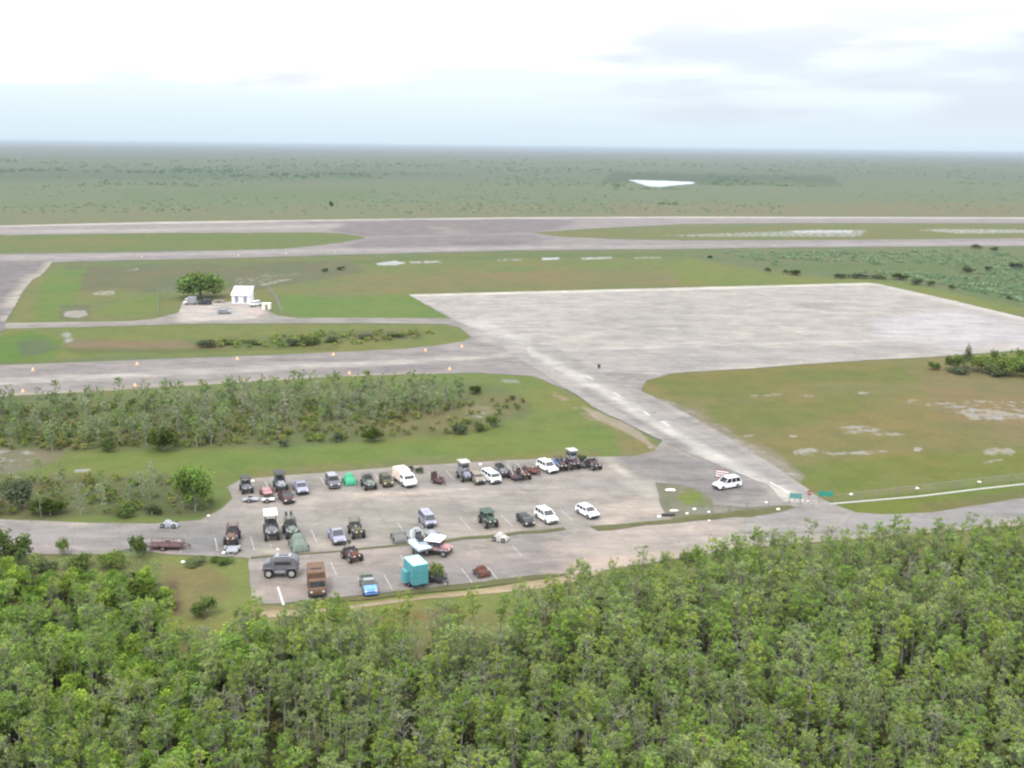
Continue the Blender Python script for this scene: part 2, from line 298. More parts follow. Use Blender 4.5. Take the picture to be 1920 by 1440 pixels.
# undisturbed swamp prairie: dull green, stronger green far off
tint = np.tile(np.array(alb(134, 148, 112)), (len(GX), 1))
GR = [
    # far prairie bands
    (PP(-3000, 250, 5000, 250, 5000, 300, -3000, 296), (130, 143, 124), 6, 4, 1, 900),
    (PP(-900, 296, 2800, 300, 2800, 345, -900, 345), (126, 143, 116), 8, 5, 1, 500),
    (PP(-900, 318, 640, 316, 900, 330, 500, 336, -900, 338), (110, 132, 102), 3, 4, .8, 200),
    (PP(1150, 322, 1560, 330, 1580, 352, 1440, 350, 1240, 340, 1120, 345), (92, 116, 88), 3, 3, .8, 80),
    (PP(-900, 345, 2800, 345, 2800, 385, -900, 392), (134, 150, 114), 8, 6, 1, 200),
    (PP(200, 355, 700, 350, 720, 372, 240, 378), (122, 146, 104), 6, 8, .7, 90),
    (PP(-900, 394, 640, 385, 1280, 383, 2800, 378, 2800, 420, -900, 430), (144, 150, 110), 6, 5, .9, 60),
    (PP(1150, 384, 2800, 378, 2800, 405, 1150, 405), (150, 148, 114), 5, 5, .8, 60),
    # island strips between the runways
    (PP(-900, 436, 690, 430, 690, 452, 500, 468, -900, 484), (130, 146, 84), 3, 2, 1, 30),
    (PP(-900, 450, 300, 448, 340, 462, -900, 468), (146, 146, 92), 4, 4, .7, 30),
    (PP(990, 430, 2600, 410, 2600, 455, 990, 452), (140, 146, 92), 3, 2, 1, 30),
    (PP(1450, 436, 1560, 434, 1620, 440, 1560, 442), (150, 152, 128), 1.5, 2, .7, 12),
    # broad field between taxiway and apron
    (PP(-900, 486, 400, 484, 1000, 468, 2600, 458, 2600, 640, 1280, 720, -900, 760), (130, 144, 94), 3, 2, 1, 30),
    (PP(60, 500, 420, 492, 900, 480, 1280, 482, 1420, 505, 1600, 522, 1620, 530, 1280, 540, 760, 552, 850, 600, 20, 605), (140, 148, 90), 6, 5, 1, 30),
    (PP(120, 498, 640, 488, 680, 505, 560, 530, 470, 545, 340, 545, 200, 550, 150, 545), (128, 132, 98), 5, 6, .9, 25),
    (PP(60, 600, 80, 520, 110, 505, 165, 500, 150, 545, 130, 600), (124, 154, 76), 6, 5, .9, 25),
    (PP(180, 590, 240, 560, 300, 552, 300, 590), (132, 154, 78), 5, 4, .9, 20),
    (PP(530, 555, 680, 530, 1260, 485, 1300, 492, 1100, 500, 900, 510, 800, 530, 780, 560, 830, 594, 560, 594, 520, 585), (124, 156, 76), 6, 5, .85, 25),
    (PP(560, 548, 700, 520, 1000, 505, 1260, 512, 1280, 530, 1000, 540, 780, 548, 700, 556, 600, 556), (152, 144, 100), 7, 5, .8, 25),
    (PP(1290, 486, 1460, 515, 1620, 526, 1700, 530, 1920, 580, 1920, 596, 1640, 534, 1400, 536, 1280, 536, 1250, 500), (140, 154, 80), 4, 3, .9, 25),
    (PP(1300, 482, 1340, 470, 2600, 462, 2600, 600, 1920, 578, 1700, 527, 1480, 512, 1380, 496), (126, 142, 98), 3, 3, .9, 25),
    (PP(1450, 500, 1700, 480, 2300, 470, 2300, 560, 1900, 570, 1720, 520), (116, 140, 86), 8, 8, .7, 20),
    (PP(112, 572, 168, 572, 172, 600, 108, 600), (128, 132, 104), 3, 3, .7, 6),
    (PP(640, 488, 760, 482, 1280, 474, 1280, 480, 800, 486, 700, 498), (116, 140, 84), 2, 3, .7, 14),
    (PP(300, 440, 560, 432, 600, 444, 480, 462, 200, 470), (128, 146, 82), 6, 5, .6, 20),
    # mid island
    (PP(-900, 616, 880, 606, 890, 640, 640, 662, -900, 690), (140, 150, 84), 3, 2, 1, 20),
    (PP(-60, 672, 10, 625, 60, 620, 110, 640, 100, 670, 30, 680), (116, 150, 66), 6, 5, .9, 20),
    (PP(30, 640, 80, 632, 118, 650, 90, 665, 40, 668), (118, 130, 98), 5, 5, .8, 12),
    (PP(120, 636, 250, 640, 370, 642, 440, 640, 430, 654, 300, 656, 125, 656), (158, 140, 108), 3, 4, .9, 12),
    (PP(120, 652, 330, 654, 640, 648, 630, 656, 300, 662, 130, 662), (112, 124, 72), 2, 3, .6, 12),
    (PP(118, 622, 132, 622, 134, 632, 120, 634), (196, 198, 190), 1.5, 2, .9, 3),
    (PP(122, 636, 136, 636, 134, 642, 120, 642), (205, 205, 200), 1, 1.5, .9, 3),
    (PP(640, 622, 760, 618, 800, 628, 760, 638, 640, 640), (130, 126, 98), 4, 5, .8, 8),
    (PP(350, 640, 700, 620, 780, 625, 640, 645, 370, 652), (116, 132, 80), 4, 6, .6, 8),
    # near island
    (PP(-900, 720, 980, 690, 1060, 735, 1240, 830, 1230, 860, 1130, 858, 450, 905, 420, 980, -900, 990), (136, 152, 82), 3, 3, 1, 16),
    (PP(-900, 748, 200, 738, 640, 716, 900, 712, 980, 735, 1000, 765, 975, 790, 860, 815, 620, 832, 420, 838, 150, 850, -900, 860), (128, 138, 88), 6, 6, .95, 14),
    (PP(420, 770, 860, 750, 985, 750, 985, 775, 930, 795, 700, 815, 430, 810), (142, 142, 96), 8, 8, .8, 12),
    (PP(860, 765, 920, 762, 925, 782, 880, 790), (170, 164, 134), 4, 6, .6, 6, 0.48),
    (PP(-900, 838, 130, 838, 100, 865, 20, 890, -900, 900), (150, 146, 124), 5, 6, .8, 8),
    (PP(-900, 892, 160, 892, 320, 890, 400, 930, 400, 962, 200, 972, -900, 970), (124, 128, 86), 6, 6, .9, 10),
    (PP(120, 850, 500, 840, 990, 812, 1180, 800, 1180, 830, 1000, 850, 440, 880, 200, 880), (132, 156, 76), 8, 6, .7, 16),
    (PP(500, 878, 850, 862, 1120, 846, 1120, 858, 850, 878, 470, 898), (148, 146, 100), 3, 4, .8, 10),
    (PP(1100, 775, 1230, 832, 1225, 856, 1170, 852, 1150, 810), (156, 146, 98), 6, 6, .8, 8),
    (PP(940, 712, 970, 712, 975, 718, 945, 718), (190, 190, 180), 1.5, 1.5, .8, 3),
    # right field
    (PP(1190, 712, 1300, 698, 1500, 684, 1760, 668, 2600, 640, 2600, 960, 1540, 980, 1480, 900, 1300, 790, 1200, 730), (150, 146, 92), 3, 2, 1, 18),
    (PP(1215, 705, 1500, 686, 1740, 690, 1720, 712, 1560, 716, 1400, 740, 1260, 740), (134, 142, 72), 8, 8, .7, 16),
    (PP(1320, 755, 1480, 745, 1620, 745, 1600, 775, 1450, 800, 1340, 790), (136, 144, 74), 10, 8, .7, 16),
    (PP(1470, 870, 1700, 850, 2100, 850, 2200, 900, 1920, 905, 1560, 930, 1500, 905), (132, 148, 70), 12, 10, .8, 16),
    (PP(1700, 690, 1920, 700, 2400, 700, 2400, 860, 1920, 830, 1760, 780), (158, 142, 104), 14, 12, .6, 16),
    (PP(1540, 940, 1920, 900, 2600, 850, 2600, 900, 1920, 934, 1700, 966, 1600, 962), (128, 148, 66), 3, 3, .95, 12),
    (PP(1700, 950, 1900, 918, 2500, 870, 2500, 905, 1920, 938, 1740, 966), (140, 136, 92), 4, 4, .7, 10),
    # stony verges of the exit road
    (PP(1040, 735, 1100, 765, 1180, 800, 1250, 850, 1225, 858, 1200, 815, 1100, 785, 1030, 745), (182, 164, 142), 4, 4, .9, 6, 0.44),
    (PP(1225, 745, 1260, 748, 1400, 820, 1510, 890, 1490, 902, 1380, 840, 1280, 780), (170, 158, 138), 5, 5, .9, 6, 0.42),
    (PP(1090, 762, 1130, 775, 1185, 800, 1240, 845, 1215, 835, 1170, 808, 1110, 782), (196, 182, 162), 3, 2.5, .9, 4),
    (PP(1222, 745, 1250, 752, 1330, 790, 1420, 838, 1510, 893, 1500, 903, 1400, 845, 1300, 792, 1225, 755), (184, 172, 152), 3, 2.5, .9, 4),
    (PP(1222, 742, 1300, 775, 1400, 828, 1400, 834, 1300, 783, 1222, 750), (150, 140, 118), 2, 2, .6, 4),
    # south: clearing, verges and forest floor
    (PP(-900, 985, 230, 1040, 470, 1036, 470, 1130, 700, 1120, 1030, 1075, 1100, 1078, 1300, 1030, 1700, 1000, 2600, 960, 2800, 2400, -1600, 2400), (142, 148, 88), 4, 4, 1, 10),
    (PP(300, 1040, 470, 1044, 475, 1140, 560, 1150, 700, 1120, 1040, 1072, 1100, 1090, 960, 1150, 700, 1180, 480, 1190, 300, 1180), (152, 160, 92), 4, 4, 1, 8),
    (PP(305, 1060, 400, 1065, 440, 1100, 380, 1150, 310, 1150), (158, 144, 100), 10, 8, .8, 6),
    (PP(280, 1100, 330, 1090, 340, 1150, 300, 1180, 270, 1160), (134, 112, 92), 8, 6, .7, 5),
    (PP(478, 1138, 530, 1138, 525, 1158, 490, 1160), (188, 166, 132), 4, 3, .8, 4),
    (PP(700, 1150, 860, 1135, 880, 1148, 800, 1165, 680, 1172), (146, 122, 84), 5, 5, .7, 5),
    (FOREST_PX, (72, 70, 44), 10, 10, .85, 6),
]
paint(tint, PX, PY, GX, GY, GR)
MARL_PUDDLES = [   # exposed pale marl and shallow puddles with white sky reflection painted in: polygon, strength, soft px
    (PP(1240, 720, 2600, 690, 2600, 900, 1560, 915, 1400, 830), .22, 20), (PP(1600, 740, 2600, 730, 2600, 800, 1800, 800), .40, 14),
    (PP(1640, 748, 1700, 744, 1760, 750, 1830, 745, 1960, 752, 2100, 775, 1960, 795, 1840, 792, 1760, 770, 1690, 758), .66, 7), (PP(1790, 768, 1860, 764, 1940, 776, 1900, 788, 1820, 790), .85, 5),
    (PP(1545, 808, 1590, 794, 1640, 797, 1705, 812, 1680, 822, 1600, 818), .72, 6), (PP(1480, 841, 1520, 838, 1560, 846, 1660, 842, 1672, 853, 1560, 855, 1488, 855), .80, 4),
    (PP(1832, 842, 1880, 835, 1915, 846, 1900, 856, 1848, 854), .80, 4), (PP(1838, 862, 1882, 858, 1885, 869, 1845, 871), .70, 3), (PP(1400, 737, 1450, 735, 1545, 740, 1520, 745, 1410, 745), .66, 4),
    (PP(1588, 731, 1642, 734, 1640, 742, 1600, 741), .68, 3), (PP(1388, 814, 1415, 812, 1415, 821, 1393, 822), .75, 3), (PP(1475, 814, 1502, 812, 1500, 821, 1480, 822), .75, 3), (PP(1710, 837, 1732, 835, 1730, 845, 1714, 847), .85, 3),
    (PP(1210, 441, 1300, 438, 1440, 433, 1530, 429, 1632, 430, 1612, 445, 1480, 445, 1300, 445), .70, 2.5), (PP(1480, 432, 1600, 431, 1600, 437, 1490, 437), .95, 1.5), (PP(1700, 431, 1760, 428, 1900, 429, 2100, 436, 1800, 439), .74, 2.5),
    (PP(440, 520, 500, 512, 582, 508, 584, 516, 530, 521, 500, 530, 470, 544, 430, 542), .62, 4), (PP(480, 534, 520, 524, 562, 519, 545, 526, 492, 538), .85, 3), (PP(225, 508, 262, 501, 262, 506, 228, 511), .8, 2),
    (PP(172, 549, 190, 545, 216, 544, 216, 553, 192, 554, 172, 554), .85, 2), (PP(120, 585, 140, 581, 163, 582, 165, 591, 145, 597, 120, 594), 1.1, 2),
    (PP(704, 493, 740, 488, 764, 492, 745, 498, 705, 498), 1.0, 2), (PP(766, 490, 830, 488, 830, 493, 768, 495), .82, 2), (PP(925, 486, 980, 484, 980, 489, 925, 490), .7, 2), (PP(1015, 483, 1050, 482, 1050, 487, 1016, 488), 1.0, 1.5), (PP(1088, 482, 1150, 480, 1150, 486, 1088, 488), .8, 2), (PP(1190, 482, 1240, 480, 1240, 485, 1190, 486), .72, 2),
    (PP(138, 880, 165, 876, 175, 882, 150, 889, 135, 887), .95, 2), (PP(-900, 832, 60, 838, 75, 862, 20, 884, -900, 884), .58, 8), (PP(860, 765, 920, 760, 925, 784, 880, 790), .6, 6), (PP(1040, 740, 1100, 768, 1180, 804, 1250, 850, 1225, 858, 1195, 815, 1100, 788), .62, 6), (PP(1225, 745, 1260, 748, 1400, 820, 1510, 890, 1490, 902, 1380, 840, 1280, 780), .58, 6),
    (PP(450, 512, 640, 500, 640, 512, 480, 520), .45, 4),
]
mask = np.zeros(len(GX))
for poly, st, sf in MARL_PUDDLES:
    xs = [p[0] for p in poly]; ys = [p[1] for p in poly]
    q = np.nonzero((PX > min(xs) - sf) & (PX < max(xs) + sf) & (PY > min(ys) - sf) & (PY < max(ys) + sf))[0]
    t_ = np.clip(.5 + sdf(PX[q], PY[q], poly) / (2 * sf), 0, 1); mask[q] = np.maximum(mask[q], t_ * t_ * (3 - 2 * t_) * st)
V = np.stack([GX, GY, np.zeros_like(GX)], 1)
i0 = (np.arange(nr - 1)[:, None] * na + np.arange(na)[None]); i1 = (np.arange(nr - 1)[:, None] * na + (np.arange(na)[None] + 1) % na)
faces = np.stack([i0, i1, i1 + na, i0 + na], -1).reshape(-1, 4)[:, ::-1]
me = fast_mesh('ground', V, faces, 4); set_tint(me, tint); set_tint(me, np.stack([mask] * 3, 1), 'marl_puddle'); me.materials.append(M_GRASS)
ground = bpy.data.objects.new('ground', me); COL.objects.link(ground); tag(ground, kind='structure')

# ------------------------------------------------------------------ paved sheets
def chaikin(p, n=2):
    for _ in range(n):
        q = []
        for i in range(len(p)):
            a = p[i]; b = p[(i + 1) % len(p)]
            q += [(a[0] * .75 + b[0] * .25, a[1] * .75 + b[1] * .25), (a[0] * .25 + b[0] * .75, a[1] * .25 + b[1] * .75)]
        p = q
    return p
def sheet(name, poly, z, base, ops=(), cell=2.0, jit=.28, rnd=0, mat=None, kind='structure'):
    if rnd: poly = chaikin(poly, rnd)
    pts = []
    w = [at(x, y) for x, y in poly]
    for i in range(len(w)):
        a, b = w[i], w[(i + 1) % len(w)]
        n = max(1, min(60, int((b - a).length / 2.5)))
        for k in range(n):
            q = a.lerp(b, k / n)
            s = jit * (1 if k else .3)
            pts.append(Vector((q.x + (float(vnoise(q.x / 2, q.y / 2, 5)) - .5) * 2 * s, q.y + (float(vnoise(q.x / 2, q.y / 2, 9)) - .5) * 2 * s, z)))
    tris = tessellate_polygon([pts])
    bm = bmesh.new(); vs = [bm.verts.new(p) for p in pts]
    for t in tris:
        try: bm.faces.new([vs[i] for i in t])
        except ValueError: pass
    for axis in (AX, BX):
        ds = [p.dot(axis) for p in pts]; lo, hi = min(ds), max(ds)
        c = max(cell, (hi - lo) / 150)
        k = lo + c
        while k < hi:
            bmesh.ops.bisect_plane(bm, geom=bm.verts[:] + bm.edges[:] + bm.faces[:], dist=1e-4, plane_co=axis * k, plane_no=axis)
            k += c
    for f in bm.faces:
        f.normal_update()
        if f.normal.z < 0: f.normal_flip()
    me = bpy.data.meshes.new(name); bm.to_mesh(me); bm.free()
    co = np.empty(len(me.vertices) * 3, np.float32); me.vertices.foreach_get('co', co); co = co.reshape(-1, 3).astype(float)
    px, py = to_px(co[:, 0], co[:, 1])
    tn = np.tile(np.array(alb(*base)), (len(co), 1)); paint(tn, px, py, co[:, 0], co[:, 1], ops)
    set_tint(me, tn); me.materials.append(mat or M_PAVE)
    o = bpy.data.objects.new(name, me); COL.objects.link(o); return tag(o, kind=kind)

sheet('far_runway', PP(-500, 428, 0, 423, 300, 416, 640, 411.5, 960, 407.5, 1280, 406, 1920, 407.5, 2500, 412, 2500, 424, 1920, 418.5, 1500, 418, 1280, 420, 1100, 429, 995, 436.5,
      995, 446, 683, 448, 683, 444, 640, 438, 600, 436, 300, 437, 0, 441, -500, 447), .04, (178, 170, 172),
      [(PP(560, 416, 900, 411, 1080, 413, 1060, 425, 995, 440, 700, 446, 640, 436), (152, 144, 148), 2, 2, .95, 40),
       (PP(-500, 430, 0, 425, 300, 420, 640, 413.5, 960, 410, 1280, 409, 1920, 410, 2500, 414, 2500, 404, -500, 400), (226, 220, 214), 1.2, .8, .95, 40),
       (PP(-500, 434, 0, 432, 520, 424, 640, 418, 640, 426, 300, 434, -500, 442), (200, 194, 194), 2, 2, .8, 40),
       (PP(800, 424, 830, 424, 880, 440, 860, 446, 820, 436), (180, 170, 164), 2, 3, .6, 20)], 6)
sheet('far_taxiway', PP(-500, 488, 0, 477, 300, 472.5, 533, 467, 600, 460, 640, 455, 683, 447, 683, 443, 995, 436.5, 1050, 444, 1150, 448.5, 1280, 451, 1500, 450.5, 1920, 447, 2500, 446,
      2500, 462, 1920, 461, 1500, 464, 1280, 467, 960, 470, 640, 478, 400, 485, 200, 489, 130, 491, 0, 496, -500, 506), .07, (172, 166, 168),
      [(PP(640, 458, 700, 446, 1000, 440, 1040, 448, 980, 458, 860, 463, 660, 468), (154, 146, 150), 3, 3, .9, 30),
       (PP(850, 455, 900, 452, 980, 454, 970, 460, 860, 461), (142, 134, 140), 2, 2, .8, 20),
       (PP(-500, 492, 0, 480, 640, 466, 1000, 462, 1280, 459, 1920, 453, 2500, 452, 2500, 456, 1280, 463, 640, 473, 0, 488, -500, 500), (192, 186, 186), 2, 1.5, .8, 30)], 5)
sheet('far_apron', PP(-700, 500, -100, 494, 100, 489, 92, 500, 80, 514, 60, 526, 42, 548, 28, 575, 12, 600, 8, 622, -300, 640, -800, 640), .10, (152, 146, 150),
      [(PP(104, 488, 92, 500, 80, 516, 60, 528, 42, 550, 28, 577, 12, 602, -6, 612, 10, 575, 38, 535, 60, 515, 84, 495), (208, 200, 190), 1.5, 2, .9, 6),
       (PP(40, 515, 60, 515, 0, 590, -20, 600), (170, 162, 158), 4, 5, .7, 10)], 4)
sheet('field_road', PP(-500, 612, 0, 606, 240, 602.5, 290, 598, 335, 586, 342, 566, 400, 566, 470, 566, 496, 580, 520, 592, 560, 596.5, 640, 596, 840, 597, 850, 608, 640, 606, 350, 607.5, 240, 611.5, 0, 617, -500, 626), .06, (176, 172, 168),
      [(PP(335, 588, 342, 566, 490, 564, 500, 582, 480, 598, 330, 604), (222, 214, 210), 4, 2.5, .95, 5),
       (PP(460, 578, 495, 582, 492, 592, 465, 592), (232, 212, 210), 2, 2, .9, 3),
       (PP(395, 575, 435, 572, 440, 588, 400, 590), (178, 180, 176), 3, 3, .7, 4),
       (PP(-400, 604, 0, 600, 240, 601, 240, 606, 0, 610, -400, 616), (192, 186, 176), 1.5, 1.5, .7, 6)], 3)
sheet('near_taxiway', PP(-500, 704, 0, 685, 240, 676, 480, 667, 640, 660, 760, 654, 820, 648, 870, 640, 884, 632, 862, 614, 830, 607, 845, 596, 1000, 600, 1180, 650, 1300, 690, 1212, 714, 1200, 740, 1060, 730, 1000, 706, 900, 699.5, 780, 702, 640, 706, 480, 716, 200, 733, 0, 744, -500, 772), .05, (176, 170, 170),
      [(PP(-500, 735, 0, 710, 480, 687, 860, 668, 1100, 652, 1100, 658, 860, 677, 480, 697, 0, 722, -500, 748), (206, 200, 198), 2, 1.5, .9, 14),
       (PP(-500, 716, 0, 695, 480, 674, 800, 658, 800, 666, 480, 684, 0, 706, -500, 730), (164, 158, 162), 3, 3, .7, 14),
       (PP(500, 700, 800, 682, 860, 684, 830, 697, 640, 702), (160, 154, 156), 3, 3, .8, 14),
       (PP(-500, 762, 0, 738, 480, 711, 780, 698, 780, 704, 480, 718, 0, 746, -500, 776), (196, 186, 176), 1.5, 1.5, .8, 8),
       (PP(930, 610, 1010, 650, 1000, 660, 900, 640, 880, 615), (200, 196, 194), 5, 5, .8, 10)], 3)
sheet('concrete_apron', PP(765, 552.5, 960, 547.5, 1280, 539.5, 1500, 534, 1625, 530.5, 1650, 533, 1780, 562, 1920, 596, 2500, 740, 2500, 640, 2400, 700, 1980, 652, 1760, 669, 1640, 675, 1500, 684, 1400, 692, 1300, 697.5, 1235, 703,
      1150, 700, 1000, 690, 960, 665, 905, 622, 850, 600, 800, 572), .08, (204, 199, 196),
      [(PP(765, 550, 1280, 537, 1640, 529, 1640, 534.5, 1280, 544.5, 765, 557), (238, 234, 226), 1, .5, .9, 20),
       (PP(1640, 530, 1920, 594, 2400, 715, 2400, 722, 1920, 601, 1640, 537), (226, 222, 218), 1.5, 1, .8, 20),
       (PP(1640, 600, 1760, 585, 1980, 610, 1980, 650, 1800, 650, 1640, 630), (218, 215, 222), 12, 10, .9, 25),
       (PP(850, 603, 905, 600, 990, 640, 1020, 660, 985, 662, 900, 625), (226, 222, 220), 4, 4, .9, 12),
       (PP(860, 605, 980, 690, 1180, 700, 1300, 690, 1300, 655, 1050, 655, 960, 640), (188, 184, 184), 8, 6, .8, 15),
       (PP(1010, 658, 1240, 648, 1600, 638, 1800, 634, 1800, 637.5, 1600, 642, 1240, 653, 1010, 663), (222, 217, 214), 1.2, 1, .8, 20),
       (PP(1240, 655, 1500, 648, 1740, 645, 1740, 662, 1500, 678, 1240, 698), (190, 186, 188), 8, 8, .7, 18),
       (PP(1060, 590, 1300, 575, 1300, 630, 1120, 635), (190, 187, 184), 12, 12, .6, 22),
       (PP(1480, 568, 1560, 570, 1560, 574, 1570, 590, 1540, 580, 1490, 574), (176, 172, 172), 2, 4, .7, 10),
       (PP(1120, 582, 1135, 582, 1132, 594, 1105, 595), (182, 176, 172), 2, 3, .7, 10),
       (PP(800, 570, 860, 600, 840, 600, 812, 590), (186, 178, 176), 3, 3, .7, 8)], 3)
sheet('exit_road', PP(985, 645, 1040, 650, 1130, 700, 1212, 738, 1300, 783, 1400, 842, 1460, 880, 1540, 936, 1600, 963, 1560, 1000, 1380, 1000, 1420, 962, 1480, 952, 1440, 910, 1300, 855, 1210, 812, 1120, 768, 1050, 722, 1000, 690), .11, (190, 186, 185),
      [(PP(990, 650, 1100, 706, 1240, 790, 1400, 880, 1500, 940, 1480, 945, 1370, 885, 1220, 800, 1080, 715, 980, 660), (222, 219, 216), 4, 2.5, .95, 6),
       (PP(1100, 725, 1240, 810, 1370, 890, 1350, 890, 1220, 812, 1090, 735), (164, 160, 160), 3, 3, .7, 6),
       (PP(1040, 655, 1220, 745, 1400, 850, 1520, 930, 1500, 925, 1390, 855, 1200, 745, 1040, 668), (176, 172, 170), 3, 3, .6, 6),
       (PP(1208, 772, 1214, 772, 1222, 780, 1214, 780), (232, 232, 230), 1, .5, .9, 3), (PP(1240, 789, 1247, 789, 1258, 800, 1250, 799), (236, 236, 234), 1, .5, .9, 3),
       (PP(1150, 735, 1156, 735, 1166, 744, 1160, 744), (230, 230, 228), 1, .5, .8, 3),
       (PP(1440, 902, 1448, 902, 1488, 925, 1480, 926), (236, 236, 236), 1.2, .6, .9, 3),
       (PP(1480, 950, 1560, 945, 1600, 965, 1560, 990, 1450, 985), (176, 172, 172), 6, 4, .8, 6)], 1.6)
LOT_OPS = [
       (PP(640, 926, 700, 922, 800, 917, 900, 911, 900, 916, 800, 924, 700, 931, 640, 932), (232, 218, 208), 2, 2.5, .95, 5),
       (PP(500, 942, 640, 934, 760, 934, 880, 925, 880, 929, 760, 939, 640, 941, 500, 949), (218, 208, 198), 2, 2.5, .9, 5),
       (PP(1128, 857, 1150, 858, 1175, 885, 1215, 915, 1262, 958, 1250, 966, 1205, 925, 1160, 890, 1132, 872), (226, 220, 210), 2, 2.5, .95, 3),
       (PP(1120, 955, 1180, 938, 1235, 942, 1248, 965, 1180, 975, 1125, 982), (220, 206, 196), 4, 5, .9, 2.5),
       (PP(480, 1020, 660, 1005, 660, 1022, 490, 1036), (208, 200, 188), 4, 5, .8, 4), (PP(680, 990, 760, 985, 740, 1010, 690, 1015), (212, 206, 196), 4, 5, .8, 4),
       (PP(860, 990, 960, 975, 990, 995, 900, 1008), (214, 202, 190), 4, 5, .8, 3),
       (PP(480, 1095, 580, 1085, 600, 1115, 500, 1130), (204, 190, 184), 5, 5, .8, 4), (PP(640, 1040, 780, 1030, 760, 1050, 660, 1062), (206, 192, 184), 4, 5, .7, 4),
       (PP(450, 935, 700, 918, 1000, 900, 1200, 890, 1220, 905, 1000, 925, 700, 945, 450, 965), (198, 190, 186), 8, 6, .8, 8),
       (PP(650, 925, 760, 922, 900, 912, 900, 918, 760, 932, 650, 934), (216, 206, 200), 2, 4, .8, 6),
       (PP(440, 900, 1130, 858, 1150, 862, 1140, 880, 450, 925), (176, 170, 166), 5, 5, .7, 6),
       (PP(480, 965, 1060, 935, 1080, 985, 480, 1040), (190, 184, 178), 8, 6, .6, 6),
       (PP(330, 1005, 420, 1002, 425, 1038, 330, 1040), (158, 156, 158), 3, 2, .9, 4),
       (PP(280, 1015, 340, 1010, 340, 1040, 290, 1042), (196, 180, 174), 4, 4, .8, 4),
       (PP(-500, 978, 250, 986, 420, 978, 430, 995, 260, 1035, -500, 1055), (172, 168, 170), 6, 5, .8, 8),
       (PP(-500, 1020, 0, 1015, 200, 1022, 260, 1015, 240, 1030, 60, 1034, -500, 1050), (190, 182, 182), 4, 4, .7, 6),
       (PP(1060, 995, 1200, 985, 1400, 965, 1560, 1000, 1300, 1040, 1100, 1078, 1000, 1060), (204, 194, 188), 10, 8, .85, 10),
       (PP(1000, 1060, 1250, 1035, 1500, 1005, 1500, 1015, 1250, 1050, 1000, 1085), (214, 198, 186), 4, 4, .8, 8),
       (PP(1110, 950, 1240, 930, 1250, 965, 1120, 985), (208, 198, 190), 5, 8, .8, 4, 0.46),
       (PP(1130, 858, 1150, 858, 1260, 960, 1240, 968, 1200, 930), (206, 200, 192), 3, 4, .9, 4),
       (PP(1150, 860, 1225, 850, 1260, 842, 1400, 890, 1440, 925, 1400, 950, 1340, 940, 1240, 905, 1190, 890), (164, 160, 162), 5, 4, .9, 8),
       (PP(470, 1045, 1000, 1005, 1100, 1040, 1040, 1080, 480, 1132), (188, 178, 174), 6, 5, .8, 7),
       (PP(960, 1000, 1010, 1005, 1050, 1070, 1000, 1075), (168, 162, 162), 6, 5, .7, 6),
       (PP(600, 1080, 720, 1075, 730, 1110, 610, 1116), (174, 170, 172), 4, 3, .8, 5),
       (PP(830, 1060, 1000, 1045, 1000, 1075, 840, 1095), (176, 170, 172), 5, 4, .7, 5),
       (PP(1380, 975, 1440, 970, 1480, 1010, 1420, 1020), (170, 166, 166), 6, 4, .8, 6),
       (PP(1540, 968, 1920, 940, 2600, 890, 2600, 940, 1920, 975, 1560, 1000), (176, 174, 178), 5, 4, .8, 8),
       (PP(1400, 1022, 1600, 1006, 1920, 978, 2600, 930, 2600, 960, 1920, 992, 1600, 1020, 1400, 1030), (206, 190, 178), 2, 3, .8, 8),
]
sheet('parking_lot', PP(-500, 970, 0, 974, 170, 981, 290, 982.5, 375, 976, 415, 955, 436, 935, 426, 914, 450, 900, 520, 893, 620, 886, 740, 876, 860, 869, 1000, 861, 1130, 856.5, 1190, 855.5, 1227, 846,
      1245, 822, 1310, 852, 1450, 905, 1500, 945, 1575, 950, 1605, 961, 1655, 965, 1750, 961, 1920, 934, 2600, 880, 2600, 945, 1920, 985, 1700, 1004, 1560, 1015, 1400, 1028, 1280, 1046, 1180, 1062, 1100, 1076,
      1040, 1077, 850, 1097, 700, 1114, 600, 1124, 530, 1132, 487, 1134, 471, 1124, 466, 1047, 316, 1040, 240, 1030, 200, 1040, 50, 1040, -500, 1050), .06, (184, 178, 174), LOT_OPS, 1.3, .12)
sheet('dirt_track', PP(470, 1150, 560, 1144, 690, 1131, 860, 1110, 990, 1090, 1080, 1076, 1130, 1068, 1120, 1080, 1010, 1104, 890, 1116, 720, 1134, 560, 1156, 480, 1160), .05, (204, 186, 158),
      [(PP(500, 1146, 900, 1106, 1090, 1074, 1090, 1077, 900, 1110, 500, 1152), (176, 166, 122), 1.5, 2, .6, 3)], 1.0, .4)
for nm, pl in (('median_strip', PP(470, 1045, 600, 1036, 800, 1017, 940, 1002, 1056, 990, 1060, 995, 940, 1008, 800, 1021, 600, 1039, 470, 1048)),
               ('median_strip', PP(1108, 988, 1240, 977, 1330, 966, 1420, 956, 1480, 948, 1492, 953, 1440, 966, 1340, 975, 1240, 984, 1120, 996)),
               ('verge_strip', PP(560, 1127, 700, 1117, 850, 1100, 960, 1085, 1040, 1077, 1060, 1080, 960, 1095, 850, 1108, 700, 1124, 560, 1134))):
    sheet(nm, pl, .12, (144, 142, 104), [(pl, (124, 132, 80), 3, 5, .6, 3)], .6, .55, 0, M_GRASS)
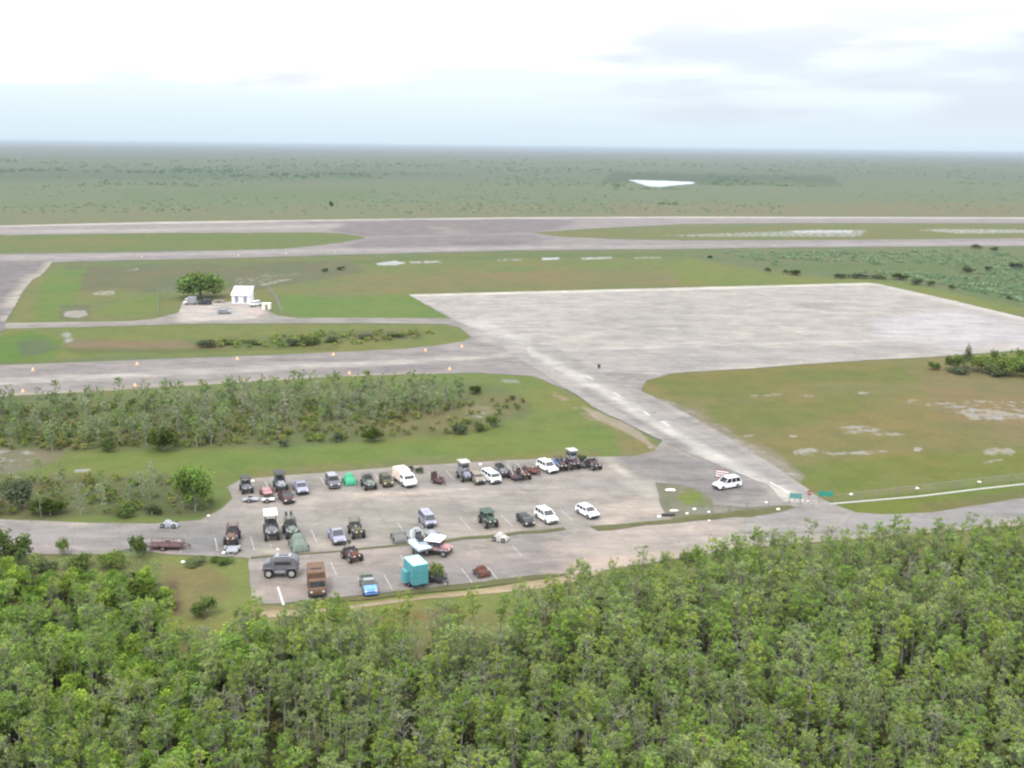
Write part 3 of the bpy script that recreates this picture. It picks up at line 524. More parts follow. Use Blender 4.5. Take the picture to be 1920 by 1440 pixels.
sheet('grass_corner', PP(1228, 906, 1262, 908, 1300, 915, 1325, 928, 1338, 948, 1400, 952, 1470, 948, 1420, 958, 1330, 968, 1262, 975, 1240, 950), .10, (150, 154, 132),
      [(PP(1268, 935, 1290, 918, 1318, 926, 1322, 944, 1285, 948), (136, 160, 72), 4, 3, .95, 3), (PP(1228, 906, 1262, 908, 1270, 935, 1250, 955), (140, 148, 122), 4, 4, .8, 3),
       (PP(1310, 935, 1340, 950, 1330, 968, 1310, 970), (126, 148, 100), 4, 4, .8, 3), (PP(1270, 955, 1400, 955, 1330, 968), (176, 174, 166), 3, 5, .7, 2)], .8, .5, 0, M_GRASS)
# lake in the far prairie
mt, t, p = new_mat('lake_water'); p.inputs['Base Color'].default_value = (.30, .34, .38, 1); p.inputs['Roughness'].default_value = .25
b = N(t, 'ShaderNodeBump'); b.inputs['Strength'].default_value = .05; L(t, noise(t, wcoord(t), .4, 3), b.inputs['Height']); L(t, b.outputs[0], p.inputs['Normal'])
M_WATER = mt
sheet('lake', PP(1178, 337.5, 1240, 339, 1302, 341.5, 1300, 345, 1272, 347, 1240, 351, 1218, 350, 1196, 343.5), .30, (200, 205, 210), (), 12, 5.0, 0, M_WATER)
# ------------------------------------------------------------------ mesh builder
class MB:
    def __init__(s): s.v = []; s.f = []
    def add(s, v, f):
        b = len(s.v); s.v += [tuple(q) for q in v]; s.f += [tuple(i + b for i in q) for q in f]; return s
    def box(s, cx, cy, cz, sx, sy, sz, tx=1, ty=1, rz=0, ry=0):
        v = []
        for z, kx, ky in ((-.5, 1, 1), (.5, tx, ty)):
            for x, y in ((-.5, -.5), (.5, -.5), (.5, .5), (-.5, .5)):
                p = Vector((x * sx * kx, y * sy * ky, z * sz))
                if ry: p = Matrix.Rotation(ry, 3, 'Y') @ p
                if rz: p = Matrix.Rotation(rz, 3, 'Z') @ p
                v.append(p + Vector((cx, cy, cz)))
        return s.add(v, [(3, 2, 1, 0), (4, 5, 6, 7), (0, 1, 5, 4), (1, 2, 6, 5), (2, 3, 7, 6), (3, 0, 4, 7)])
    def tube(s, a, b, r0, r1=None, n=8, cap=True):
        r1 = r0 if r1 is None else r1
        a = Vector(a); b = Vector(b); d = (b - a).normalized()
        u = d.cross(Vector((0, 0, 1)) if abs(d.z) < .9 else Vector((1, 0, 0))).normalized(); w = d.cross(u)
        v = []
        for c, r in ((a, r0), (b, r1)):
            for k in range(n):
                t = 2 * math.pi * k / n; v.append(c + (u * math.cos(t) + w * math.sin(t)) * r)
        f = [(k, (k + 1) % n, n + (k + 1) % n, n + k) for k in range(n)]
        if cap: f += [tuple(range(n - 1, -1, -1)), tuple(range(n, 2 * n))]
        return s.add(v, f)
    def path(s, pts, r, n=6):
        for a, b in zip(pts, pts[1:]): s.tube(a, b, r, r, n)
        return s
    def prism(s, prof, hw):
        "side profile [(x,z)] extruded across y; hw one half width or a list"
        n = len(prof); hw = hw if isinstance(hw, (list, tuple)) else [hw] * n
        v = [(x, -h, z) for (x, z), h in zip(prof, hw)] + [(x, h, z) for (x, z), h in zip(prof, hw)]
        f = [tuple(range(n)), tuple(range(2 * n - 1, n - 1, -1))] + [(k, n + k, n + (k + 1) % n, (k + 1) % n) for k in range(n)]
        return s.add(v, f)
    def lathe(s, prof, cx=0, cy=0, axis='z', n=14):
        "prof [(r,h)] round z (or y)"
        v = []
        for r, h in prof:
            for k in range(n):
                t = 2 * math.pi * k / n
                v.append((cx + r * math.cos(t), cy + r * math.sin(t), h) if axis == 'z' else (cx + r * math.cos(t), h, cy + r * math.sin(t)))
        f = []
        for i in range(len(prof) - 1):
            for k in range(n): f.append((i * n + k, i * n + (k + 1) % n, (i + 1) * n + (k + 1) % n, (i + 1) * n + k))
        f += [tuple(range(n - 1, -1, -1)), tuple(range((len(prof) - 1) * n, len(prof) * n))]
        return s.add(v, f)
    def build(s, name, mat, parent=None, bevel=0, smooth=False):
        me = bpy.data.meshes.new(name); me.from_pydata(s.v, [], s.f)
        bm = bmesh.new(); bm.from_mesh(me)
        bmesh.ops.recalc_face_normals(bm, faces=bm.faces)
        if bevel: bmesh.ops.bevel(bm, geom=bm.edges[:], offset=bevel, segments=2, affect='EDGES', clamp_overlap=True)
        bm.to_mesh(me); bm.free()
        me.materials.append(P[mat] if isinstance(mat, str) else mat)
        if smooth:
            for p_ in me.polygons: p_.use_smooth = True
        o = bpy.data.objects.new(name, me); COL.objects.link(o)
        if parent: o.parent = parent
        return o

def wheel(par, x, y, r, w, rimm='rim', z=None):
    z = r if z is None else z
    sgn = 1 if y > 0 else -1
    t = MB().lathe([(r * .55, y - w / 2), (r * .9, y - w / 2), (r, y - w * .32), (r, y + w * .32), (r * .9, y + w / 2), (r * .55, y + w / 2)], x, z, 'y', 16).build('wheel', 'black', par)
    q = MB().lathe([(r * .56, y - w * .52 * 1), (r * .5, y - w * .56), (r * .2, y - w * .56)] if sgn < 0 else [(r * .2, y + w * .56), (r * .5, y + w * .56), (r * .56, y + w * .52)], x, z, 'y', 14)
    q.build('rim', rimm, t)
    return t
UP = Vector((0, 0, 1))
VEH = 'vehicles parked in the lot'
def car(name, label, cat, x, y, yaw, paint_='white', kind='suv', L_=4.7, W=1.86, Ht=1.72, roofm=None, bumper=None, group=VEH):
    root = empty(name, at(x, y, .065), yaw, label, cat, group)
    h = L_ / 2; w = W / 2; r = .36
    K_ = {'suv': (.95, .46, .16, -.78, -.96, 1.00, 1.08), 'hatch': (1.0, .55, .18, -.70, -.95, .92, 1.0), 'van': (.93, .84, .60, -.93, -.98, 1.15, 1.2),
          'jeep': (.97, .40, .28, -.88, -.92, 1.10, 1.12), 'pickup': (.96, .50, .22, -.08, -.14, 1.02, 1.08)}[kind]
    nose, ws, rs, re, rb, hood, belt = K_
    low = .34
    prof = [(-h, low + .1), (-h * .985, belt - .25), (-h * .97, belt), (h * ws, hood + .03), (h * (nose - .03), hood - .12), (h, hood - .38), (h, low + .05), (h * .9, low - .06), (-h * .92, low - .06)]
    hw = [w * .94, w * .98, w * .93, w * .92, w * .88, w * .93, w * .93, w * .93, w * .93]
    if kind == 'pickup':
        cb = h * (rb) - .1
        prof = [(cb, low), (cb, belt), (h * ws, hood + .03), (h * (nose - .03), hood - .1), (h, hood - .36), (h, low + .05), (h * .9, low - .06)]
        hw = [w * .95, w * .93, w * .92, w * .88, w * .93, w * .93, w * .93]
    MB().prism(prof, hw).build('body', paint_, root, .05)
    MB().box(0, 0, .30, L_ * .90, W * .90, .26).build('shade_underbody', 'black', root)  # low black underside, added to deepen the shade beneath the car
    if kind == 'pickup':
        b = MB(); c0, c1 = -h, h * rb - .14
        b.box((c0 + c1) / 2, 0, low + .16, c1 - c0, W * .96, .34)
        for sy in (-1, 1): b.box((c0 + c1) / 2, sy * (w - .08), low + .52, c1 - c0, .12, .42)
        b.box(c0 + .06, 0, low + .52, .1, W * .80, .42)
        b.build('cargo_bed', paint_, root, .02)
    # glass house
    tw = w * .74
    z0, z1 = belt - .02, Ht - .07
    xf, xr, bf, br = h * rs, h * re, h * ws - .04, h * rb + .03
    g = MB().add([(br, -w * .88, z0), (bf, -w * .88, z0), (bf, w * .88, z0), (br, w * .88, z0), (xr, -tw, z1), (xf, -tw, z1), (xf, tw, z1), (xr, tw, z1)],
                 [(3, 2, 1, 0), (4, 5, 6, 7), (0, 1, 5, 4), (1, 2, 6, 5), (2, 3, 7, 6), (3, 0, 4, 7)])
    g.build('windows', 'glass', root)
    rf = MB().box((xf + xr) / 2, 0, Ht - .035, xf - xr + .08, tw * 2 + .06, .07, .94, .9)
    rf.build('roof', roofm or paint_, root, .02)
    for sy in (-1, 1):
        pl = MB(); pl.tube((bf, sy * w * .885, z0), (xf, sy * tw, z1 + .02), .045, n=5).build('window_pillar', paint_, root); pl = MB(); pl.tube((br, sy * w * .885, z0), (xr, sy * tw, z1 + .02), .07, n=5).build('window_pillar', paint_, root)
        for q in ((.38,) if kind in ('pickup', 'jeep') else (.36, .68)):
            bx_ = br + (bf - br) * (1 - q); tx_ = xr + (xf - xr) * (1 - q)
            MB().tube((bx_, sy * w * .885, z0), (tx_, sy * tw, z1 + .02), .04, n=5).build('window_pillar', paint_, root)
    wx = h * .62
    for sx in (-1, 1):
        for sy in (-1, 1): wheel(root, sx * wx, sy * (w - .10), r, .24)
    for sy in (-1, 1):
        MB().box(h - .02, sy * w * .68, hood - .28, .1, .34, .16).build('headlight', 'lamp', root, .02)
        MB().box(-h + .02, sy * w * .80, belt - .34, .1, .2, .28).build('taillight', 'tail', root, .02)
        MB().box(bf - .25, sy * (w + .06), belt + .06, .12, .2, .14).build('mirror', paint_, root, .02)
    MB().box(h + .01, 0, hood - .46, .07, W * .55, .2).build('grille', 'dark', root)
    if bumper == 'blue': MB().prism([(h * ws + .02, hood - .2), (h * ws + .02, hood + .05), (h * (nose - .03), hood - .07), (h + .02, hood - .36), (h + .02, hood - .5)], w * .9).build('hood', 'blue', root, .02)
    for sx in (-1, 1): MB().box(sx * (h + .02), 0, low + .08, .16, W * .9, .2).build('bumper', bumper or ('dark' if kind != 'jeep' else 'grey'), root, .03)
    if kind == 'van' : MB().box(-h * .1, 0, Ht + .03, .5, .4, .1).build('roof_vent', 'lgrey', root)
    return root
def buggy(label, x, y, yaw, frame='dark', body='grey', roof=None, L_=3.8, W=2.0, r=.62, deck=1.15, top=2.7, rows=2, cage=True, hub='rim', posts=False, tower=False, front=None, seatm='seat', name='swamp_buggy', group=VEH):
    root = empty(name, at(x, y, .065), yaw, label, 'swamp buggy', group)
    h = L_ / 2; w = W / 2
    f = MB()
    for sy in (-1, 1):
        f.box(0, sy * w * .42, deck - .32, L_ * .96, .1, .14); f.box(0, sy * (w - .12), deck - .12, L_ * .86, .06, .06)
    for k in range(5): f.box(-h * .8 + k * h * .4, 0, deck - .30, .08, W * .8, .08)
    for sx in (-1, 1): f.tube((sx * h * .66, -w * .85, r), (sx * h * .66, w * .85, r), .07); f.box(sx * h * .66, 0, (r + deck) / 2 - .1, .1, W * .4, deck - r - .1)
    f.build('frame', frame, root)
    for sx in (-1, 1):
        for sy in (-1, 1): wheel(root, sx * h * .66, sy * w * .86, r, .36, hub)
    MB().box(0, 0, deck, L_ * .84, W * .82, .06).build('deck', 'lgrey' if body != 'lgrey' else 'grey', root, .01)
    MB().prism([(h * .28, deck + .03), (h * .32, deck + .5), (h * .62, deck + .42), (h * .95, deck + .30), (h * .98, deck - .2), (h * .3, deck - .2)], w * .52).build('hood', front or body, root, .04)
    tub = MB()
    for sy in (-1, 1): tub.box(-h * .3, sy * w * .80, deck + .22, L_ * .52, .05, .42)
    tub.box(-h * .83, 0, deck + .22, .05, W * .8, .42); tub.build('side_panels', body, root, .01)
    for k in range(rows):
        sx = -h * .05 - k * .85
        for sy in ((-.42, .42) if k == 0 else (0,)):
            q = MB().box(sx, sy * w, deck + .32, .5, .5 if k == 0 else W * .62, .14); q.box(sx - .25, sy * w, deck + .62, .12, .5 if k == 0 else W * .62, .55); q.build('seat', seatm, root, .04)
    MB().lathe([(.18, .0), (.2, .02), (.18, .04)], 0, 0, 'z', 10).build('steering_wheel', 'black', root).location = (h * .2, w * .42, deck + .72)
    if cage or roof:
        c = MB(); x0, x1 = -h * .8, h * .24
        for sy in (-1, 1):
            c.path([(x0, sy * w * .78, deck), (x0 + .08, sy * w * .72, top), (x1 - .15, sy * w * .72, top), (x1 + .1, sy * w * .74, deck + .35)], .035)
            c.tube(((x0 + x1) / 2, sy * w * .76, deck), ((x0 + x1) / 2, sy * w * .72, top), .03)
        for q in (x0 + .08, (x0 + x1) / 2, x1 - .15): c.tube((q, -w * .72, top), (q, w * .72, top), .03)
        c.build('roll_cage', frame, root)
    if roof:
        rp = MB().prism([(-h * .92, top + .03), (-h * .9, top + .11), (0, top + .17), (h * .36, top + .11), (h * .4, top + .03)], w * .92); rp.build('canopy', roof, root, .02)
    if tower:
        MB().box(-h * .28, 0, (deck + top) / 2 + .25, L_ * .5, W * .74, top - deck - .5, .94, .92).build('cab', 'lgrey', root, .03)
        for sy in (-1, 1): MB().box(-h * .28, sy * W * .362, top - .62, L_ * .38, .03, .5, 1, 1, 0).build('side_window', 'glass', root)
        MB().box(-h * .28 + L_ * .247, 0, top - .62, .03, W * .56, .5).build('windshield', 'glass', root)
    if posts:
        q = MB()
        for sy in (-1, 1): q.tube((-h * .9, sy * .35, deck), (-h * .9, sy * .35, top + .3), .05); q.box(-h * .9, sy * .35, top + .35, .28, .3, .55)
        q.build('raised_seats', 'seat', root, 0)
    MB().box(-h * .96, 0, deck + .1, .5, W * .5, .55).build('engine_cover', 'dark', root, .04)
    for sy in (-1, 1): MB().tube((h * .96, sy * w * .38, deck + .12), (h * 1.02, sy * w * .38, deck + .12), .1, n=10).build('headlight', 'lamp', root)
    return root
def trailer(label, x, y, yaw, colr='rust', L_=3.6, W=1.7, rails=True, bed='wood', ramp=False, zb=.6, arch=None, group=VEH, name='flatbed_trailer'):
    root = empty(name, at(x, y, .065), yaw, label, 'trailer', group)
    h = L_ / 2; w = W / 2
    f = MB()
    for sy in (-1, 1): f.box(0, sy * (w - .06), zb - .08, L_, .1, .14)
    for k in range(6): f.box(-h + .05 + k * (L_ - .1) / 5, 0, zb - .08, .08, W - .2, .1)
    f.build('frame', colr, root)
    MB().box(0, 0, zb, L_ * .97, W * .95, .04).build('bed', bed, root)
    for sy in (-1, 1):
        wheel(root, -.15, sy * (w + .14), .33, .2)
        MB().prism([(-.6, .45), (-.5, .72), (.2, .72), (.3, .45), (.24, .45), (.17, .68), (-.47, .68), (-.54, .45)], .12).build('fender', colr, root).location = (0, sy * (w + .14), 0)
    t = MB(); t.tube((h, -w * .7, zb - .08), (h + 1.1, 0, zb - .1), .05); t.tube((h, w * .7, zb - .08), (h + 1.1, 0, zb - .1), .05); t.tube((h + .9, 0, 0.02), (h + .9, 0, zb), .04); t.build('drawbar', colr, root)
    if rails:
        r_ = MB()
        for sy in (-1, 1):
            r_.tube((-h + .05, sy * (w - .06), zb + .5), (h - .05, sy * (w - .06), zb + .5), .035)
            for k in range(4): r_.tube((-h + .06 + k * (L_ - .12) / 3, sy * (w - .06), zb), (-h + .06 + k * (L_ - .12) / 3, sy * (w - .06), zb + .5), .035)
        r_.tube((h - .05, -w + .06, zb + .5), (h - .05, w - .06, zb + .5), .035); r_.build('side_rails', colr, root)
    if ramp: MB().box(-h + .02, 0, zb + .55, .08, W * .9, 1.1, 1, 1, 0, -.12).build('ramp', colr, root)
    if arch:
        a = MB()
        for sy in (-1, 1): a.path([(-h, sy * w, zb + .1), (-h + .2, sy * w, zb + 1.1), (-h * .3, sy * w, zb + 1.5), (h * .5, sy * w, zb + 1.3), (h, sy * w, zb + .6)], .07)
        a.build('arched_rails', arch, root)
    return root
def covered(label, x, y, yaw, mat, L_=3.2, W=1.8, Ht=1.3, group=VEH, seed=1, name='covered_buggy', cat='covered buggy'):
    root = empty(name, at(x, y, .065), yaw, label, cat, group)
    nx, ny = 22, 14; rnd = random.Random(seed); v = []; f = []
    for i in range(nx + 1):
        for j in range(ny + 1):
            a = -1 + 2 * i / nx; b = -1 + 2 * j / ny
            hh = max(0, 1 - abs(a) ** 3.2) ** .6 * max(0, 1 - abs(b) ** 3.5) ** .6
            cab = .34 * math.exp(-((a + .15) / .42) ** 4)
            z = .32 + (Ht * .72 - .32) * hh + Ht * cab * hh + .05 * math.sin(a * 9 + b * 7 + seed) * (1 - hh) + rnd.uniform(-.02, .02)
            v.append((a * L_ / 2 * (1.02 - .05 * hh), b * W / 2 * (1.04 - .1 * hh), max(.12, z)))
    for i in range(nx):
        for j in range(ny): q = i * (ny + 1) + j; f.append((q, q + 1, q + ny + 2, q + ny + 1))
    m_ = MB(); m_.add(v, f)
    # skirt
    ring = [i * (ny + 1) for i in range(nx + 1)] + [nx * (ny + 1) + j for j in range(1, ny + 1)] + [i * (ny + 1) + ny for i in range(nx - 1, -1, -1)] + [j for j in range(ny - 1, 0, -1)]
    b0 = len(m_.v); m_.v += [(v[q][0] * 1.02, v[q][1] * 1.02, .1 + .06 * math.sin(k * 1.3)) for k, q in enumerate(ring)]
    m_.f += [(ring[k], ring[(k + 1) % len(ring)], b0 + (k + 1) % len(ring), b0 + k) for k in range(len(ring))]
    m_.build('tarp', mat, root, 0, True)
    for sx in (-1, 1):
        for sy in (-1, 1): wheel(root, sx * L_ * .32, sy * (W / 2 - .02), .34, .22)
    return root
def box_truck(label, x, y, yaw, boxm, cabm, L_=5.2, W=2.1, Ht=2.9, name='box_truck', cat='truck', group=VEH, cabL=1.5, slot=None, cabH=2.1):
    root = empty(name, at(x, y, .065), yaw, label, cat, group)
    h = L_ / 2; w = W / 2; bl = L_ - cabL - .1
    bx = MB().box(-h + bl / 2, 0, .62 + (Ht - .62) / 2, bl, W, Ht - .62, .98, .97); bx.build('cargo_box', boxm, root, .04)
    MB().box(-h + bl / 2, 0, Ht + .012, bl * .96, W * .94, .05).build('roof', boxm, root, .01)
    MB().prism([(h - cabL, .5), (h - cabL, cabH), (h - cabL * .45, cabH), (h - cabL * .28, 1.35), (h - .1, 1.25), (h, .9), (h, .45)], w * .92).build('cab', cabm, root, .05)
    gl = MB(); zt = cabH - .1
    gl.add([(h - cabL * .30, -w * .8, 1.40), (h - cabL * .30, w * .8, 1.40), (h - cabL * .43, w * .76, zt), (h - cabL * .43, -w * .76, zt),
            (h - cabL * .26, -w * .8, 1.40), (h - cabL * .26, w * .8, 1.40), (h - cabL * .40, w * .76, zt), (h - cabL * .40, -w * .76, zt)],
           [(0, 1, 2, 3), (4, 7, 6, 5), (0, 4, 5, 1), (1, 5, 6, 2), (2, 6, 7, 3), (3, 7, 4, 0)])
    gl.build('windshield', 'glass', root)
    for sy in (-1, 1):
        MB().box(h - cabL * .68, sy * (w * .925), (1.4 + zt) / 2, cabL * .42, .03, zt - 1.42).build('side_window', 'glass', root)
        MB().box(h + .01, sy * w * .66, .95, .08, .28, .16).build('headlight', 'lamp', root, .02)
        wheel(root, h - cabL * .62, sy * (w - .14), .42, .28); wheel(root, -h + bl * .28, sy * (w - .14), .42, .3)
    MB().box(h + .04, 0, .52, .14, W * .9, .22).build('bumper', 'dark', root, .03)
    fr = MB()
    for sy in (-1, 1): fr.box(-.2, sy * .42, .52, L_ * .94, .1, .16)
    fr.build('frame', 'dark', root)
    if slot: MB().box(-h + bl * .62, 0, Ht + .045, .45, W * .62, .03).build('roof_opening', 'black', root)
    return root
def airboat(label, x, y, yaw, hull='lgrey', L_=4.2, W=1.9, cagem='alu', name='airboat', group=VEH, zb=.45, trail=True):
    root = empty(name, at(x, y, .065), yaw, label, 'airboat', group)
    h = L_ / 2; w = W / 2
    MB().prism([(-h, zb + .05), (-h, zb + .5), (h * .7, zb + .55), (h, zb + .75), (h * .98, zb + .62), (h * .6, zb)], [w, w, w * .95, w * .8, w * .78, w * .9]).build('hull', hull, root, .03)
    c = MB(); cz = zb + 1.45; cx = -h * .78
    for q in (0, .32):
        pts = [(cx + q, math.cos(t) * .85, cz + math.sin(t) * .85) for t in [2 * math.pi * k / 14 for k in range(15)]]
        c.path(pts, .03, 5)
    for k in range(8):
        t = math.pi * k / 8; c.tube((cx, -math.cos(t) * .85, cz - math.sin(t) * .85), (cx, math.cos(t) * .85, cz + math.sin(t) * .85), .015, n=4)
        for u in (t, t + math.pi): c.tube((cx, math.cos(u) * .85, cz + math.sin(u) * .85), (cx + .32, math.cos(u) * .85, cz + math.sin(u) * .85), .02, n=4)
    c.build('propeller_cage', cagem, root)
    MB().box(cx + .16, 0, cz, .06, .14, 1.5).build('propeller', 'wood', root)
    MB().box(cx + .65, 0, zb + 1.2, .6, .5, .6).build('engine', 'dark', root, .04)
    for sx in (cx + 1.2, cx + 2.0):
        s_ = MB(); s_.box(sx, 0, zb + (1.5 if sx < cx + 1.5 else 1.0), .45, .9, .12); s_.box(sx - .22, 0, zb + (1.8 if sx < cx + 1.5 else 1.3), .1, .9, .5)
        for sy in (-1, 1): s_.tube((sx, sy * .4, zb + .45), (sx, sy * .4, zb + (1.5 if sx < cx + 1.5 else 1.0)), .03)
        s_.build('seat', 'seat', root)
    for sy in (-1, 1): MB().box(-h - .12, sy * .4, zb + 1.25, .5, .04, 1.0).build('rudder', hull, root)
    if trail:
        for sy in (-1, 1): wheel(root, -.2, sy * (w + .08), .32, .2)
    return root

YF = AYAW + math.pi + .04                                # facing out of the stall, towards the camera
def tweak(y=0): return YF + y
# --- north row, from the west
buggy('small dark buggy with black canopy at the west end of the north row', 462, 922, tweak(.05), 'dark', 'grey', 'dark', 2.9, 1.7, .5, .95, 2.3, 1)
airboat('low pale aluminium hull lying in front of the dark buggy at the west end', 470, 942, tweak(1.3), 'alu', 2.6, 1.2, 'alu', 'small_airboat', zb=.2, trail=False) if False else \
    trailer('low pale empty trailer in front of the dark buggy at the west end', 470, 940, tweak(1.35), 'alu', 2.4, 1.2, False, 'lgrey', zb=.42)
trailer('rust red trailer frame with rails beside the teal buggy', 500, 926, tweak(), 'rust', 3.4, 1.6, True, 'pink', zb=.55)
trailer('little white topped trailer at the open end of the rust red frame', 503, 941, tweak(1.4), 'dark', 1.9, 1.0, False, 'white', zb=.45, name='small_trailer')
buggy('teal buggy under a flat dark canopy behind the brown pickup', 526, 917, tweak(), 'teal', 'teal', 'dark', 3.6, 1.9, .58, 1.1, 2.7, 2, front='lgrey')
car('pickup_truck', 'dark brown pickup with pale striped hood in front of the teal buggy', 'pickup', 537, 939, tweak(.1), 'maroon', 'pickup', 4.0, 1.8, 1.55, bumper='dark')
car('pickup_truck', 'pickup with a pale silver bonnet and dark front beside the brown pickup', 'pickup', 564, 921, tweak(), 'lav', 'pickup', 4.4, 1.9, 1.6, bumper='dark')
car('jeep', 'grey boxy jeep with light roof left of the bright green buggy', 'jeep', 624, 911, tweak(), 'grey', 'jeep', 3.9, 1.85, 1.9, roofm='lgrey')
covered('small buggy under a bright green cover', 655, 906, tweak(), 'green', 2.7, 1.9, 1.6, seed=4)
buggy('open grey frame buggy right of the bright green covered one', 691, 914, tweak(), 'grey', 'sage', None, 3.8, 1.9, .55, 1.0, 2.2, 2)
car('jeep', 'short olive jeep next to the cream and white camper', 'jeep', 724, 909, tweak(), 'olive', 'jeep', 3.3, 1.7, 1.7, bumper='olive')
box_truck('long camper with cream box and round white nose in the north row', 759, 907, tweak(.12), 'cream', 'white', 5.6, 2.1, 2.3, 'camper_van', 'camper', cabL=2.6, cabH=2.0)
trailer('small maroon trailer standing alone right of the camper', 821, 905, tweak(.3), 'maroon', 2.3, 1.3, True, 'maroon', ramp=True, zb=.5)
buggy('tall pale grey buggy with whitish canopy next to the tan jeep', 871, 899, tweak(), 'lgrey', 'lgrey', 'hub', 3.6, 1.9, .6, 1.1, 3.0, 2, front='lav', tower=True)
car('jeep', 'tan open jeep with dark front beside the white van', 'jeep', 895, 904, tweak(), 'tan', 'jeep', 3.6, 1.75, 1.55, bumper='dark')
car('van', 'plain white van between the tan jeep and the blue grey buggy', 'van', 921, 902, tweak(.1), 'white', 'van', 4.2, 1.9, 1.75)
buggy('blue grey buggy right of the white van', 939, 893, tweak(), 'grey', 'lgrey', None, 3.4, 1.8, .55, 1.1, 2.5, 2, front='grey')
trailer('long dark trailer with arched pale rails beside the rusty buggies', 962, 895, tweak(), 'dark', 4.8, 1.8, True, 'maroon', arch='conc')
buggy('rust red open buggy with no canopy beside the arched trailer', 981, 896, tweak(), 'rust', 'rust', None, 3.2, 1.7, .5, .95, 1.9, 1)
trailer('rusty orange trailer behind the rust red buggy', 998, 887, tweak(.2), 'rust', 2.8, 1.5, True, 'rust')
car('suv', 'white SUV in the north row between rusty trailer and blue buggy', 'SUV', 1026, 882, tweak(.14), 'white', 'suv', 4.7, 1.9, 1.7)
buggy('blue and red buggy right of the north row white SUV', 1050, 880, tweak(), 'dark', 'blue', None, 3.2, 1.7, .5, 1.0, 2.0, 1, front='maroon')
buggy('tall buggy with high pale tower cab over a dark red body', 1073, 877, tweak(), 'maroon', 'maroon', 'hub', 3.2, 1.8, .55, 1.1, 3.1, 2, front='maroon', tower=True)
trailer('thin dark trailer between the tower cab buggy and the black one', 1092, 875, tweak(.1), 'dark', 2.6, 1.2, False, 'dark', zb=.45)
buggy('low black buggy at the east end of the north row', 1112, 878, tweak(.1), 'dark', 'maroon', None, 3.3, 1.7, .48, .85, 1.5, 1, cage=False)
# --- middle row
trailer('long rust brown trailer loaded with scrap at the west edge of the lot', 312, 1028, tweak(1.2), 'rust', 4.6, 1.8, True, 'maroon')
covered('little silver covered boat on the road edge across from the rusty trailer', 318, 988, tweak(1.1), 'lgrey', 2.6, 1.1, 1.0, seed=21, name='covered_boat', cat='boat')
buggy('maroon caged buggy alone beside the marked empty stalls', 436, 1016, tweak(-.25), 'maroon', 'maroon', None, 3.6, 1.9, .6, 1.05, 2.4, 2, front='brown')
trailer('pale low trailer parked behind the maroon caged buggy', 436, 1034, tweak(-.25), 'alu', 2.2, 1.6, False, 'lgrey', zb=.4)
buggy('tall black buggy with a bright white roof', 509, 1006, tweak(-.1), 'dark', 'grey', 'white', 4.4, 2.0, .68, 1.35, 3.4, 2, front='grey')
buggy('dark green buggy with two raised seats behind the sage one', 546, 1004, tweak(), 'dgreen', 'dgreen', None, 3.6, 1.9, .6, 1.15, 2.4, 2, posts=True, front='sage')
covered('grey green buggy under a canvas cover in front of the dark green one', 560, 1027, tweak(), 'sage', 3.6, 2.2, 1.9, seed=8)
car('pickup_truck', 'grey blue pickup with pale hood left of the olive frame buggy', 'pickup', 632, 1013, tweak(), 'lav', 'pickup', 4.4, 1.9, 1.75, roofm='lgrey')
buggy('open olive frame buggy right of the grey blue pickup', 668, 1004, tweak(), 'olive', 'olive', None, 3.6, 1.8, .6, 1.05, 2.3, 1, hub='hub')
covered('low vehicle under a dark grey green tarp', 749, 1012, tweak(-.1), 'tarp', 3.0, 2.0, 1.25, seed=3)
car('van', 'silver lavender van alone in the middle row', 'van', 801, 983, tweak(), 'lav', 'van', 3.9, 1.8, 1.9)
trailer('small light grey trailer between silver van and white canopy', 811, 1007, tweak(), 'lgrey', 2.4, 1.4, True, 'lgrey')
airboat('pale blue and white airboat standing on its trailer beside the white canopy', 789, 1036, tweak(.1), 'pale', 4.6, 1.9, 'pale', zb=.7)
buggy('low buggy with a broad flat white canopy', 822, 1037, tweak(.9), 'dark', 'pink', 'white', 3.6, 2.7, .45, .8, 2.0, 1)
buggy('dark green gun nosed buggy with long boom toward the road', 915, 984, tweak(), 'dgreen', 'dgreen', 'dgreen', 3.8, 1.9, .6, 1.05, 2.0, 1)
car('convertible', 'black low car left of the middle row white SUV', 'car', 985, 981, tweak(), 'dark', 'hatch', 3.7, 1.7, 1.25)
car('suv', 'white SUV in the middle row next to the black low car', 'SUV', 1024, 975, tweak(.10), 'white', 'suv', 4.5, 1.9, 1.7, bumper='grey')
car('hatchback', 'white hatchback with dark bumper at the east end of the middle row', 'car', 1101, 966, tweak(.16), 'white', 'hatch', 4.2, 1.8, 1.5)
covered('little beige covered buggy on the median with a dark shadow', 939, 1013, tweak(.8), 'hub', 2.1, 1.6, 1.1, seed=6)
